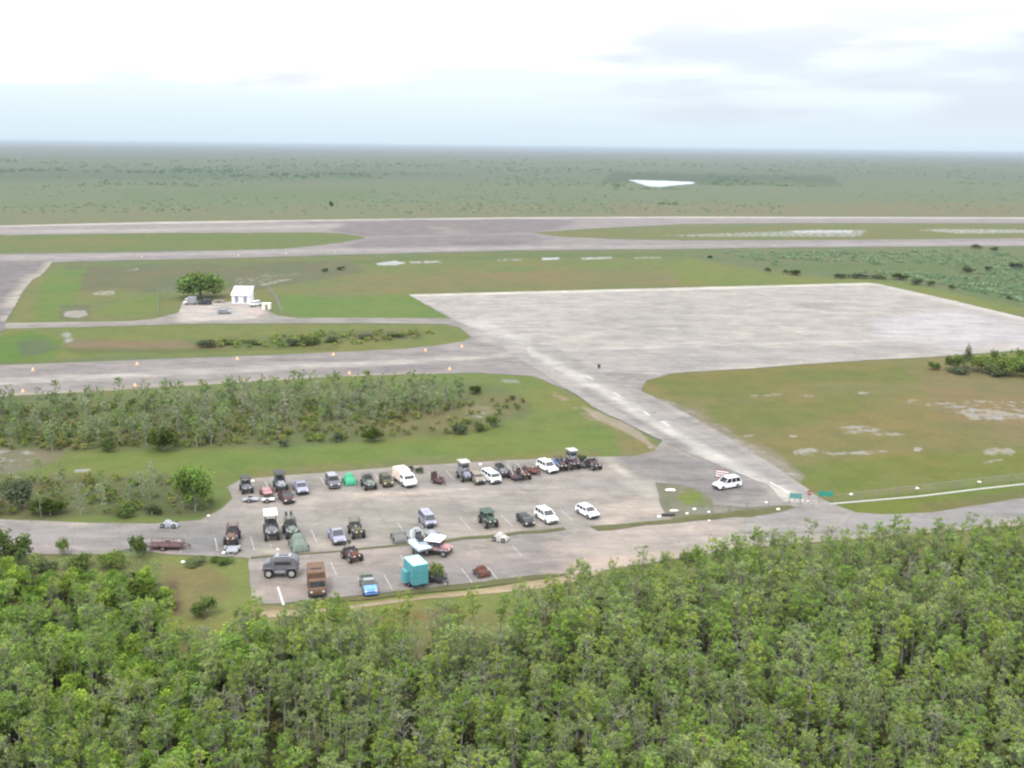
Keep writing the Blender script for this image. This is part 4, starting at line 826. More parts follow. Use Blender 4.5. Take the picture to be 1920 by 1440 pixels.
# --- south lot
def hauler():
    root = empty('armoured_buggy', at(528, 1078, .065), math.pi + .06, 'large dark grey enclosed buggy seen side on with two big pale hubs', 'swamp buggy', VEH)
    L2, w, r = 2.15, .95, .62
    MB().prism([(-L2, 1.0), (-L2, 2.25), (-1.7, 2.62), (.9, 2.62), (1.35, 2.1), (L2, 1.85), (L2, 1.05), (1.9, .75), (-1.9, .75)], [w, w, w * .9, w * .9, w, w, w, w * .9, w * .9]).build('body', 'grey', root, .04)
    for sx in (-1, 1):
        for sy in (-1, 1):
            wheel(root, sx * 1.45, sy * 1.0, r, .42, 'hub'); MB().prism([(-.75, .95), (-.6, 1.38), (.6, 1.38), (.75, .95), (.66, .95), (.52, 1.30), (-.52, 1.30), (-.66, .95)], .24).build('fender', 'grey', root).location = (sx * 1.45, sy * 1.02, 0)
    MB().box(-.35, 0, 2.72, 2.0, 1.3, .06).build('roof_rack', 'lgrey', root, .01); MB().box(-.35, 0, 2.80, 1.2, .7, .12).build('roof_hatch', 'grey', root, .03)
    for sy in (-1, 1):
        MB().box(-.35, sy * (w + .005), 1.95, 2.1, .03, .42).build('side_window', 'glass', root); MB().box(0, sy * (w + .12), .86, 1.3, .16, .3).build('side_step', 'lgrey', root, .02)
    MB().box(1.14, 0, 2.32, .05, 1.5, .44, 1, 1, 0, -.72).build('windshield', 'glass', root)
    MB().box(L2 + .06, 0, 1.0, .14, 1.8, .22).build('bumper', 'dark', root)
hauler()
buggy('rust red buggy with two black seats standing up behind', 660, 1049, tweak(.25), 'rust', 'rust', None, 3.0, 1.9, .5, .85, 1.7, 1, cage=False, posts=True, front='rust')
box_truck('brown box truck with an open roof slot near the forest edge', 594, 1107, tweak(-.15), 'brown', 'brown', 5.2, 2.2, 2.7, slot=True)
car('pickup_truck', 'pickup with pale bed and sky blue nose in the south lot', 'pickup', 691, 1105, tweak(-.1), 'sage', 'pickup', 4.6, 1.8, 1.5, roofm='lgrey', bumper='blue')
def turquoise():
    root = empty('covered_trailer', at(780, 1095, .065), tweak(.1), 'tall turquoise box trailer in the south lot', 'trailer', VEH)
    MB().box(0, 0, 1.85, 3.3, 2.1, 2.6, .97, .97).build('cargo_box', 'turq', root, .05)
    MB().box(0, 0, 3.17, 3.1, 1.95, .06).build('roof', paintm('turquoise_roof', (.30, .66, .70), .4, 0, .1), root)
    MB().box(-.2, -1.35, 1.3, 1.4, .75, 1.5, .9, .7).build('side_cabinet', 'turq', root, .04)
    for sx in (-.45, .45):
        for sy in (-1, 1): wheel(root, sx, sy * 1.12, .36, .22)
    t = MB(); t.tube((1.6, -.6, .5), (2.6, 0, .5), .05); t.tube((1.6, .6, .5), (2.6, 0, .5), .05); t.build('drawbar', 'dark', root)
    d = MB()
    for z in (1.0, 1.6, 2.2): d.box(1.64, 0, z, .03, 1.9, .03)
    d.box(-1.64, 0, 1.7, .03, 1.7, 2.0); d.build('door', 'turq', root)
turquoise()
trailer('dark low trailer hidden under the lime green bush', 818, 1089, tweak(.4), 'dark', 2.6, 1.5, True, 'dark')
covered('small orange brown rusty buggy alone in the south lot', 903, 1078, tweak(.1), 'rust', 2.0, 1.6, 1.2, seed=12)
# --- by the gate
sv = car('suv', 'white SUV parked alone on the asphalt beside a red and white flag', 'SUV', 1363, 914, R(207), 'white', 'suv', 4.7, 1.95, 1.85, group=VEH)
# --- yard of the far white building
car('car', 'small grey car standing in the yard before the white building', 'car', 421, 588, R(5), 'lgrey', 'hatch', 4.0, 1.7, 1.4, group='vehicles in the yard of the white building')
car('jeep', 'dark jeep with pale wheel under the big yard tree', 'jeep', 384, 571, R(185), 'dark', 'jeep', 4.6, 1.9, 2.0, group='vehicles in the yard of the white building')
car('van', 'small white van close against the right wall of the white building', 'van', 479, 574, R(250), 'white', 'van', 4.2, 1.8, 1.8, group='vehicles in the yard of the white building')
box_truck('white box truck at the left end of the yard', 357, 571, R(180), 'lgrey', 'white', 4.2, 2.0, 2.6, group='vehicles in the yard of the white building', cabL=1.3)
trailer('tan trailer right of the dark jeep in the yard', 411, 567, R(5), 'tan', 4.0, 1.8, True, 'tan', group='vehicles in the yard of the white building')
# ------------------------------------------------------------------ buildings, fences, signs, markers
def white_building():
    b = at(452, 570, .06); s = 5.3
    root = empty('white_building', b, R(-2), 'small white building with two grey doors and pale sheet roof', 'building')
    W2, D2, h0, h1 = 3.15, 4.6, 3.1, 5.3
    MB().add([(-W2, 0, 0), (W2, 0, 0), (W2, D2, 0), (-W2, D2, 0), (-W2, 0, h0), (W2, 0, h0), (W2, D2, h1), (-W2, D2, h1)], [(3, 2, 1, 0), (4, 5, 6, 7), (0, 1, 5, 4), (1, 2, 6, 5), (2, 3, 7, 6), (3, 0, 4, 7)]).build('wall', 'wall', root)
    k = (h1 - h0) / D2
    for sx in (-1, 1):
        r_ = MB(); x0, x1 = sorted((sx * .05, sx * (W2 + .22))); ya, yb = -.4, D2 + .2
        v = [(x, y, h0 + k * y + dz) for dz in (.03, .16) for x, y in ((x0, ya), (x1, ya), (x1, yb), (x0, yb))]
        r_.add(v, [(3, 2, 1, 0), (4, 5, 6, 7), (0, 1, 5, 4), (1, 2, 6, 5), (2, 3, 7, 6), (3, 0, 4, 7)]).build('roof', 'roofw', root)
        d = MB().box(sx * 1.5, -.03, 1.6, 1.25, .06, 2.1).build('door', 'lgrey', root); MB().box(sx * 1.5 + .4, -.09, 1.5, .08, .06, .2).build('handle', 'dark', d)
        MB().box(sx * 1.5, -.05, 2.72, 1.5, .1, .1).build('lintel', 'wall', root)
    MB().box(0, -.06, 1.5, .12, .08, 2.9).build('downpipe', 'alu', root)
    MB().box(0, -.8, .12, 6.8, 1.5, .24).build('concrete_step', 'conc', root)
white_building()
def shed():
    root = empty('shed', at(500, 580, .06), R(-4), 'small pale yellow shed right of the white building', 'shed')
    MB().box(0, 0, 1.0, 2.6, 1.8, 2.0).build('wall', 'stone', root); MB().box(0, 0, 2.07, 2.9, 2.1, .14, .96, .8).build('roof', 'stone', root); MB().box(.2, -.92, .9, .9, .05, 1.7).build('door', 'tan', root)
shed()
def fence(label, pts, hgt=1.5, step=3.0, mesh=True, group=None, gap=.45):
    "pts in photo pixels; posts, top rail and wire mesh"
    P0 = at(*pts[0], .0)
    root = empty('chain_link_fence', P0, 0, label, 'fence', group)
    ws = [at(*p) - P0 for p in pts]
    rail, wire = MB(), MB(); posts = []
    for a, b in zip(ws, ws[1:]):
        ln = (b - a).length; n = max(1, round(ln / step)); d = (b - a) / n
        for k in range(n): posts.append(a + d * k)
        rail.tube(a + UP * hgt, b + UP * hgt, .03, n=5)
        if mesh:
            m_ = int(ln / gap); dd = (b - a) / ln
            for k in range(m_):
                p_ = a + dd * (k * gap); q_ = a + dd * min(ln, k * gap + hgt)
                wire.tube(p_ + UP * .05, q_ + UP * (hgt - .03), .006, n=3, cap=False)
                wire.tube(p_ + UP * (hgt - .03), q_ + UP * .05, .006, n=3, cap=False)
    posts.append(ws[-1])
    rail.build('top_rail', 'wire', root)
    for q in posts[:100]: MB().tube(q, q + UP * (hgt + .08), .05, n=6).build('post', 'wire', root)
    if mesh: wire.build('wire_mesh', 'wire', root)
fence('long wire fence running right from the green gate sign', [(1566, 944), (1720, 925), (1835, 912), (1925, 901), (2300, 862)], 1.4, 4)
fence('low wire fence between the stony corner and the gate', [(1335, 966), (1400, 955), (1478, 946)], 1.1, 3)
fence('fence on the left side of the building yard', [(297, 593), (297, 552), (345, 546)], 1.8, 4)
fence('fence on the right side of the building yard', [(530, 592), (516, 560), (505, 546)], 1.8, 4)
def kerb():
    b = MB(); pts = [at(*p) for p in ((1556, 946), (1720, 932), (1835, 918), (1925, 908), (2300, 868))]
    for a, c in zip(pts, pts[1:]):
        d = (c - a).normalized(); n_ = Vector((-d.y, d.x, 0)) * .22
        b.add([a - n_ + UP * .0, a + n_, c + n_, c - n_, a - n_ + UP * .14, a + n_ + UP * .14, c + n_ + UP * .14, c - n_ + UP * .14], [(3, 2, 1, 0), (4, 5, 6, 7), (0, 1, 5, 4), (1, 2, 6, 5), (2, 3, 7, 6), (3, 0, 4, 7)])
    tag(b.build('kerb', 'conc'), kind='structure')
kerb()
def gate_sign(label, x, y, yaw, wd, mat='signgreen'):
    root = empty('gate_sign', at(x, y, .05), yaw, label, 'sign')
    MB().box(0, 0, 1.5, wd, .05, .85).build('panel', mat, root, .01)
    for s in (-1, 1): MB().tube((s * wd * .42, .06, 0), (s * wd * .42, .06, 2.0), .05, n=6).build('post', 'wire', root)
gate_sign('pale teal sign panel on the left gate post', 1491, 947, R(-6), 1.9, paintm('faded_teal', (.16, .42, .42), .5, 0, .15))
gate_sign('green sign panel on the right side of the gate', 1547, 943, R(-4), 2.3)
def stop_sign():
    root = empty('stop_sign', at(1516, 946, .1), R(-8), 'red octagonal stop sign between the two gate panels', 'sign')
    v = [(math.cos(R(22.5 + 45 * k)) * .42, math.sin(R(22.5 + 45 * k)) * .42) for k in range(8)]
    MB().add([(a, -.02, 1.9 + b) for a, b in v] + [(a, .02, 1.9 + b) for a, b in v], [tuple(range(8)), tuple(range(15, 7, -1))] + [(k, 8 + k, 8 + (k + 1) % 8, (k + 1) % 8) for k in range(8)]).build('panel', 'red', root)
    MB().tube((0, .06, 0), (0, .06, 2.2), .04, n=6).build('post', 'wire', root)
    cu = bpy.data.curves.new('lettering', 'FONT'); cu.body = 'STOP'; cu.size = .3; cu.align_x = 'CENTER'; cu.align_y = 'CENTER'; cu.extrude = .004
    o = bpy.data.objects.new('lettering', cu); COL.objects.link(o); o.parent = root; o.location = (0, -.027, 1.9); o.rotation_euler = (math.pi / 2, 0, 0); cu.materials.append(P['white']); bpy.context.view_layer.update(); me = bpy.data.meshes.new_from_object(o); o2 = bpy.data.objects.new('lettering', me); COL.objects.link(o2); o2.parent = root; o2.location = o.location; o2.rotation_euler = o.rotation_euler; bpy.data.objects.remove(o); bpy.data.curves.remove(cu)
stop_sign()
def barrier():
    root = empty('barrier_arm', at(1524, 950, .1), R(155), 'red and white barrier arm lowered across the gate', 'barrier')
    MB().box(0, 0, .45, .22, .22, .9).build('post', 'hub', root, .03)
    for k in range(7): MB().box(.35 + k * .42, 0, .85 - k * .03, .41, .07, .12).build('arm_segment', 'white' if k % 2 else 'pink', root)
barrier()
def flag():
    root = empty('flag', at(1340, 912, .06), R(200), 'striped red and white flag on a short pole beside the white SUV', 'flag')
    MB().tube((0, 0, 0), (0, 0, 3.1), .035, n=6).build('pole', 'wire', root)
    n = 14
    for band in range(7):
        v = []; f = []
        for i in range(n + 1):
            u = i / n; x = -.02 - u * 2.3; y = .16 * math.sin(u * 7) * u
            for z in (3.0 - band * .2 - u * .55, 2.8 - band * .2 - u * .55): v += [(x, y - .006, z), (x, y + .006, z)]
        for i in range(n):
            a = i * 4; c = a + 4; f += [(a, c, c + 2, a + 2), (a + 1, a + 3, c + 3, c + 1), (a, a + 1, c + 1, c), (a + 2, c + 2, c + 3, a + 3)]
        MB().add(v, f).build('red_stripe' if band % 2 == 0 else 'white_stripe', 'red' if band % 2 == 0 else 'white', root)
flag()
# white boulders round the lot
def boulder(i, x, y, r, label, sq=(1, .8, .7)):
    rnd = random.Random(i); bm = bmesh.new(); r *= .66; bmesh.ops.create_icosphere(bm, subdivisions=2, radius=r)
    for v in bm.verts: v.co = Vector((v.co.x * sq[0], v.co.y * sq[1], v.co.z * sq[2])) * rnd.uniform(.86, 1.1); v.co.z = max(v.co.z, -r * .3) + r * .3
    me = bpy.data.meshes.new('white_boulder'); bm.to_mesh(me); bm.free(); me.materials.append(P['stone'])
    o = bpy.data.objects.new('white_boulder', me); COL.objects.link(o); o.location = at(x, y, .04); tag(o, label, 'boulder', 'white boulders round the lot and gate')
for i, (x, y, r, lb) in enumerate([
    (474, 903, .42, 'white boulder behind the small dark buggy at the northwest corner'), (391, 968, .36, 'white boulder on the grass edge where the west road meets the lot'),
    (343, 1055, .42, 'white boulder on the grass south of the marked empty stalls'), (420, 1038, .46, 'white boulder beside the pale low trailer'), (521, 1031, .30, 'white boulder between the white roofed buggy and the canvas covered one'),
    (901, 872, .48, 'white boulder on the grass behind the tan jeep'), (1031, 862, .34, 'white boulder on the grass behind the north row white SUV'),
    (1302, 956, .46, 'larger white boulder south of the bright grass corner'), (1329, 961, .36, 'white boulder just right of the larger one below the grass corner'), (1288, 964, .40, 'flat dull boulder left of the larger one below the grass corner'),
    (1236, 970, .50, 'long white boulder beside the dark kerb stop'), (1437, 943, .36, 'white boulder along the low wire fence'), (1459, 956, .45, 'white boulder at the grassy end of the median by the gate'), (1330, 977, .3, 'small white boulder on the south edge of the median'),
    (1596, 928, .48, 'white boulder nearest the green gate sign along the fence'), (1720, 917, .52, 'middle one of three white boulders along the long fence'), (1836, 905, .50, 'white boulder farthest from the gate along the long fence')]):
    boulder(i + 1, x, y, r, lb)
boulder(40, 1257, 921, .95, 'long low white boulder on the stony grass corner', (1.4, .5, .4)); boulder(41, 1264, 960, 1.0, 'pale kerb like boulder at the lot edge', (1.1, .3, .3))
# kerb stop and the boxes
MBs = MB().prism([(-1.0, 0), (-.95, .35), (.95, .35), (1.0, 0)], .25); o = MBs.build('kerb_stop', 'dark'); o.location = at(1253, 967, .06); o.rotation_euler.z = .1; tag(o, 'dark rubber kerb stop at the southeast corner of the lot', 'kerb stop')
# taxiway marker cones
def cone(s=1.0):
    root = empty('marker_cone', (0, 0, 0)); tag(root, None, 'marker cone', 'orange marker cones along the near taxiway')
    MB().box(0, 0, .04, .9 * s, .9 * s, .08).build('base', 'orange', root)
    MB().lathe([(.36 * s, .08), (.26 * s, .4 * s)], n=12).build('lower_band', 'orange', root)
    MB().lathe([(.258 * s, .4 * s), (.17 * s, .68 * s)], n=12).build('pale_band', 'yellow', root)
    MB().lathe([(.168 * s, .68 * s), (.06 * s, 1.0 * s)], n=12).build('tip', 'orange', root)
    return root
proto = None
CN = [(62, 695, 'north side, first from the left'), (257, 684, 'north side, second from the left'), (445, 674, 'north side, third from the left'), (625, 666, 'north side, fourth from the left'), (798, 658, 'north side, near the middle island tip'), (866, 651, 'north side, at the middle island tip'),
      (43, 735, 'south side, first from the left'), (253, 724, 'south side, second from the left'), (459, 714, 'south side, third from the left'), (655, 701, 'south side, fourth from the left'), (843, 693, 'south side, farthest right')]
for i, (x, y, lb) in enumerate(CN):
    if proto is None: o = proto = cone(.8)
    else:
        o = proto.copy(); COL.objects.link(o)
        for ch in proto.children: c = ch.copy(); COL.objects.link(c); c.parent = o
    o.location = at(x, y, .06); o.rotation_euler.z = i; o['label'] = 'orange marker cone on the near taxiway, ' + lb
for i, (x, y, lb) in enumerate([(266, 482, 'leftmost'), (447, 479, 'second from the left'), (536, 476, 'third from the left'), (628, 473, 'rightmost')]):
    o = proto.copy(); COL.objects.link(o); o['group'] = 'marker cones along the far taxiway'
    for ch in proto.children: c = ch.copy(); COL.objects.link(c); c.parent = o
    o.location = at(x, y, .08); o['label'] = 'distant orange marker cone on the far taxiway, %s of four' % lb; o.scale = (.9,) * 3
# painted stall lines
def stall_lines():
    M = paintm('worn_line_paint', (.52, .52, .50), .8, 0, .5); b = MB()
    def line(x0, y0, ln, wd=.12):
        a = at(x0, y0, .072); c = a - AX * ln; n_ = BX * wd / 2
        b.add([a - n_, a + n_, c + n_, c - n_], [(0, 1, 2, 3)])
    def row(x0, y0, x1, y1, sp, ln, skip=.15):
        a, c = at(x0, y0), at(x1, y1); n = int((c - a).length / sp)
        for k in range(n + 1):
            if random.random() < skip: continue
            q = a.lerp(c, k / max(1, n)); px, py = to_px(q.x, q.y); line(px, py, ln + random.uniform(-.5, .2))
    row(462, 904, 1120, 866, 3.0, 5.2); row(336, 1010, 470, 1006, 3.7, 5.4, 0); row(500, 1000, 1050, 955, 3.05, 5.6); row(530, 1062, 1000, 1018, 3.05, 4.5, .5); row(620, 1086, 960, 1058, 3.05, 5.0, .4)
    o = b.build('stall_lines', M); tag(o, kind='structure')
    b = MB()
    line(521, 1100, 5.6, .26)
    for (x0, y0, x1, y1) in ((1444, 904, 1484, 926), (1240, 790, 1256, 799), (1207, 772, 1218, 779), (1150, 736, 1163, 743), (1100, 705, 1112, 711)):
        a, c = at(x0, y0, .122), at(x1, y1, .122); d = (c - a).normalized(); n_ = Vector((-d.y, d.x, 0)) * .16
        b.add([a - n_, a + n_, c + n_, c - n_], [(0, 1, 2, 3)])
    tag(b.build('white_lines', paintm('white_line_paint', (.44, .44, .43), .7, 0, .3)), kind='structure')
stall_lines()

# ------------------------------------------------------------------ vegetation
def gen_leaves(rng, centres, radii, per, size, flat=1.3):
    "leaf clumps: returns quads (n,4,3)"
    C = np.repeat(centres, per, 0); Rr = np.repeat(radii, per, 0)
    d = rng.normal(size=C.shape); d /= np.linalg.norm(d, axis=1)[:, None] + 1e-9
    p = C + d * Rr * (rng.random((len(C), 1)) ** .45) * np.array([1, 1, .8])
    nrm = rng.normal(size=C.shape) * np.array([1, 1, 1]) + np.array([0, 0, flat]) + d * .5
    nrm /= np.linalg.norm(nrm, axis=1)[:, None]
    a = np.cross(nrm, rng.normal(size=C.shape)); a /= np.linalg.norm(a, axis=1)[:, None] + 1e-9
    b = np.cross(nrm, a)
    s = size * (.6 + .8 * rng.random((len(C), 1)))
    return np.stack([p - a * s * .5, p + b * s * .32, p + a * s * .5, p - b * s * .32], 1)
def gen_sticks(segs, n=4):
    "segs: list of (a, b, r0, r1) -> quads"
    out = []
    for a, b, r0, r1 in segs:
        a = np.array(a, float); b = np.array(b, float); d = b - a; d /= np.linalg.norm(d) + 1e-9
        u = np.cross(d, [0, 0, 1.0] if abs(d[2]) < .9 else [1.0, 0, 0]); u /= np.linalg.norm(u); w_ = np.cross(d, u)
        for k in range(n):
            t0, t1 = 2 * math.pi * k / n, 2 * math.pi * (k + 1) / n
            e0, e1 = u * math.cos(t0) + w_ * math.sin(t0), u * math.cos(t1) + w_ * math.sin(t1)
            out.append([a + e0 * r0, a + e1 * r0, b + e1 * r1, b + e0 * r1])
    return np.array(out)
class Tree:
    pass
LK = 2.7
def cypress(seed, hgt, rad, leafcol, per=9, clumps=34, bare=.35, leaf=.40):
    "slender pale trunk, short rising twigs, thin feathery crown"
    rng = np.random.default_rng(seed); t = Tree()
    segs = []; x = y = 0.0; pts = [(0, 0, 0)]; lean = rng.normal(size=2) * .05
    for k in range(1, 6):
        x += lean[0] * hgt / 5 + rng.normal() * .04; y += lean[1] * hgt / 5 + rng.normal() * .04; pts.append((x, y, hgt * k / 5))
    r0 = .06 + hgt * .011
    for k in range(5): segs.append((pts[k], pts[k + 1], r0 * (1 - k / 5.5), r0 * (1 - (k + 1) / 5.5)))
    cen = []
    for k in range(clumps):
        z = hgt * (bare + (1.02 - bare) * rng.random() ** .8); q = min(4, int(z / hgt * 5)); f_ = z / hgt * 5 - q
        bx = pts[q][0] * (1 - f_) + pts[min(5, q + 1)][0] * f_; by = pts[q][1] * (1 - f_) + pts[min(5, q + 1)][1] * f_
        zz = (z / hgt - bare) / (1 - bare); rr = rad * (.45 + .75 * math.sin(min(1, zz * 1.05) * 2.6) ** .8) * (.3 + .7 * rng.random()); a = rng.random() * 6.283
        e = (bx + math.cos(a) * rr, by + math.sin(a) * rr, z + rr * .35)
        cen.append(e)
        if k % 2 == 0: segs.append(((bx, by, z - rr * .25), e, .035, .015))
    for k in range(7):     # dead lower twigs
        z = hgt * rng.uniform(.25, .75); a = rng.random() * 6.283; rr = rad * rng.uniform(.4, .9)
        segs.append(((0, 0, z), (math.cos(a) * rr, math.sin(a) * rr, z + rr * .5), .028, .012))
    cen = np.array(cen); t.leaf = gen_leaves(rng, cen, np.full((len(cen), 1), rad * .34), per, leaf)
    base = np.array(alb(*leafcol, LK)); cc = base[None] * (.86 + .3 * rng.random((len(cen), 1))) * (1 + rng.normal(size=(len(cen), 3)) * .05)
    t.ltint = np.repeat(np.repeat(cc, per, 0) * (.9 + .2 * rng.random((len(cen) * per, 1))), 4, 0)
    t.wood = gen_sticks(segs); return t
def bush(seed, hgt, rad, leafcol, lobes=14, per=60, leaf=.32, trunk=True, flat=1.3, lk=None):
    rng = np.random.default_rng(seed); t = Tree(); cen = []; rr = []
    for k in range(lobes):
        a = rng.random() * 6.283; q = rad * .72 * rng.random() ** .5; z = hgt * (.35 + .45 * rng.random()) * (1 - .35 * (q / rad) ** 2)
        cen.append((math.cos(a) * q, math.sin(a) * q, z)); rr.append(rad * rng.uniform(.28, .48))
    cen = np.array(cen); rr = np.array(rr)[:, None]
    t.leaf = gen_leaves(rng, cen, rr, per, leaf, flat); t.leaf[:, :, 2] = np.maximum(t.leaf[:, :, 2], .03)
    cc = np.array(alb(*leafcol, lk or LK))[None] * (.75 + .5 * rng.random((lobes, 1))) * (1 + rng.normal(size=(lobes, 3)) * .05)
    t.ltint = np.repeat(np.repeat(cc, per, 0) * (.8 + .4 * rng.random((lobes * per, 1))), 4, 0)
    segs = [((0, 0, 0), (0, 0, hgt * .4), .05 + rad * .035, .05 + rad * .02)]
    for c in cen: segs.append(((0, 0, hgt * .3), tuple(c), .03 + rad * .01, .02))
    t.wood = gen_sticks(segs); return t
def quads_mesh(name, q, tintv, mat):
    v = q.reshape(-1, 3); me = fast_mesh(name, v, np.arange(len(v), dtype=np.int32).reshape(-1, 4), 4)
    if tintv is not None: set_tint(me, tintv)
    me.materials.append(mat); return me
def meshes(t, lm=None):
    if not hasattr(t, 'ml'):
        t.ml = quads_mesh('crown', t.leaf, t.ltint, M_LEAF); t.mw = quads_mesh('trunk', t.wood, None, M_BARK)
    return t.ml, t.mw
def plant(t, name, label, cat, group, loc, yaw, s, sz=None):
    ml, mw = meshes(t)
    root = empty(name, loc, yaw, label, cat, group); root.scale = (s, s, sz or s)
    c = bpy.data.objects.new('crown', ml); COL.objects.link(c); c.parent = root
    k = bpy.data.objects.new('trunk', mw); COL.objects.link(k); k.parent = root
    return root
def merge(items, name, wood=True):
    "items: (tree, x, y, z, yaw, scale, bright) -> one stuff object with leaf and wood slots"
    qs, ts, ws = [], [], []
    for t, x, y, z, yw, s, br in items:
        c, sn = math.cos(yw) * s, math.sin(yw) * s; M_ = np.array([[c, -sn, 0], [sn, c, 0], [0, 0, s]])
        qs.append(t.leaf @ M_.T + np.array([x, y, z])); ts.append(t.ltint * br)
        if wood: ws.append(t.wood @ M_.T + np.array([x, y, z]))
    q = np.concatenate(qs); tt = np.concatenate(ts); nl = len(q)
    if wood: wq = np.concatenate(ws); q = np.concatenate([q, wq]); tt = np.concatenate([tt, np.tile(np.array([[.23, .22, .19]]), (len(wq) * 4, 1))])
    me = quads_mesh(name, q, tt, M_LEAF)
    o = bpy.data.objects.new(name, me); COL.objects.link(o); tag(o, kind='stuff'); return o
def inside(px, py, polys): return any(float(sdf(np.array([px]), np.array([py]), p)[0]) > 0 for p in polys)

rnd = random.Random(11)
CY = [cypress(100 + i, 6.0 + .4 * (i % 5), .80 + .12 * (i % 4), c, 19, 36, .46 if i % 3 else .34, .205) for i, c in enumerate([(120, 142, 68), (114, 136, 70), (124, 140, 78), (108, 130, 66), (130, 148, 66), (118, 136, 82), (110, 134, 60), (122, 136, 86), (116, 142, 62), (128, 142, 88)])]
BARE = [cypress(150 + i, 5.6 + .3 * i, 1.1, (126, 132, 98), 7, 44, .34, .20) for i in range(3)]
LUSH = [bush(160 + i, 6.0 + .5 * i, 2.0 + .15 * i, c, 20, 110, .32) for i, c in enumerate([(118, 146, 58), (106, 136, 54), (128, 152, 62), (112, 140, 66)])]
DARK = [bush(170 + i, 4.4, 1.9, c, 14, 75, .34) for i, c in enumerate([(86, 104, 34), (74, 98, 36), (98, 116, 40)])]
UNDER = [bush(180 + i, 1.5, 1.1, c, 7, 16, .42) for i, c in enumerate([(92, 104, 48), (78, 90, 44), (108, 106, 62)])]
FOREST = [FOREST_PX]
pts = []
sp = 1.85
for i in range(-75, 76):
    for j in range(22, 90):
        x = i * sp + rnd.uniform(-.8, .8) + (j % 2) * .9; y = j * sp + rnd.uniform(-.8, .8)
        px, py = to_px(x, y)
        if y < 54 or px < -420 or px > 2340 or not inside(px, py, FOREST): continue
        if fbm(x / 7, y / 7, 77) < .30 and rnd.random() < .7: continue       # small glades
        pts.append((x, y, px, py))
cand = []
for x, y, px, py in pts:
    left = px < 640 - (py - 1150) * .9 or (px < 560 and py < 1330)
    if left:
        k = rnd.random(); t = rnd.choice(LUSH) if k < .42 else (rnd.choice(CY) if k < .93 else rnd.choice(BARE))
        if t in LUSH and rnd.random() < .35: t = rnd.choice(CY)
        s = rnd.uniform(.8, 1.1)
        if t in LUSH: s *= rnd.uniform(.7, 1.0)
    else:
        t = rnd.choice(CY) if rnd.random() < .88 else rnd.choice(BARE); s = rnd.uniform(.82, 1.14)
    if py < 1150 + (0 if px > 960 else 60): s *= .85
    if px < 345 and py < 1190:
        s *= .72
        if rnd.random() < .45: t = rnd.choice(LUSH)
    if (fbm(x / 9, y / 9, 41) < .42): s *= .85
    s *= .95
    ex, ey = to_px(x, y, 5.0 * s)
    d = math.sqrt(x * x + y * y + (H - 4) ** 2)
    cand.append((d if (20 < ex < 1900 and ey < 1425) else 1e6 + d, x, y, t, s))
cand.sort(key=lambda q: q[0])
print('forest trees', len(cand))
for d, x, y, t, s in cand[:300]:
    kind = 'bare' if t in BARE else ('lush' if t in LUSH else 'cy')
    lb = {'cy': 'slender pale green cypress in the dense forest along the bottom', 'bare': 'grey nearly leafless cypress among the green ones in the forest', 'lush': 'broad bright green tree among the cypresses in the left forest'}[kind]
    plant(t, {'cy': 'cypress_tree', 'bare': 'bare_tree', 'lush': 'broadleaf_tree'}[kind], lb, 'tree', 'cypresses of the foreground forest' if kind == 'cy' else ('bare trees of the foreground forest' if kind == 'bare' else 'broadleaf trees of the foreground forest'), (x, y, 0), rnd.uniform(0, 6.28), s)
items = [(t, x, y, 0, rnd.uniform(0, 6.28), s, rnd.uniform(.82, 1.2)) for d, x, y, t, s in cand[300:]]
merge(items, 'forest')
und = []
for x, y, px, py in pts:
    if rnd.random() < .8: und.append((rnd.choice(UNDER), x + rnd.uniform(-1, 1), y + rnd.uniform(-1, 1), 0, rnd.uniform(0, 6), rnd.uniform(.6, 1.3), rnd.uniform(.7, 1.1)))
merge(und, 'undergrowth')
# thicket on the near island and beside the west road
SW = [cypress(200 + i, 5.2 + .5 * (i % 4), 1.05, c, 13, 26, .22, .34) for i, c in enumerate([(128, 146, 96), (118, 138, 84), (138, 148, 112), (122, 144, 80), (112, 132, 84), (142, 148, 120)])]  # small cypresses, the same kind as in the foreground forest
zones = [(PP(-260, 772, 0, 768, 200, 760, 330, 745, 430, 765, 430, 838, 180, 842, 60, 846, -260, 850), .62, .80, 'crowded thicket left on the near grass island'),
         (PP(430, 752, 520, 742, 700, 738, 860, 742, 880, 758, 820, 785, 600, 790, 430, 790), .72, .86, 'tree line along the top of the near grass island'),
         (PP(430, 790, 780, 788, 640, 826, 430, 836), .28, .75, 'open scrub at the middle of the near grass island'),
         (PP(-260, 905, 20, 900, 160, 898, 330, 902, 400, 940, 396, 965, 200, 970, -260, 968), .38, .66, 'scrub beside the west road')]
sw = []; sp = 2.9
for i in range(-60, 30):
    for j in range(45, 90):
        x = i * sp + rnd.uniform(-1.2, 1.2); y = j * sp + rnd.uniform(-1.2, 1.2); px, py = to_px(x, y)
        for zp, pr, sc_, lb in zones:
            if inside(px, py, [zp]) and rnd.random() < pr and -240 < px: sw.append((x, y, px, py, rnd.choice(SW), sc_ * rnd.uniform(.75, 1.2), lb)); break
print('thicket trees', len(sw))
sw.sort(key=lambda q: (not (-5 < q[2] < 1925), q[1])); nin = 0; rest = []
for x, y, px, py, t, s, lb in sw:
    if px > -10 and nin < 260:
        nin += 1; plant(t, 'small_cypress', 'pale feathery cypress in the ' + lb, 'small tree', lb[0].upper() + lb[1:] if False else 'trees of the ' + lb, (x, y, 0), rnd.uniform(0, 6.28), s)
    else: rest.append((t, x, y, 0, rnd.uniform(0, 6), s, rnd.uniform(.85, 1.15)))
if rest: merge(rest, 'thicket')
low = []
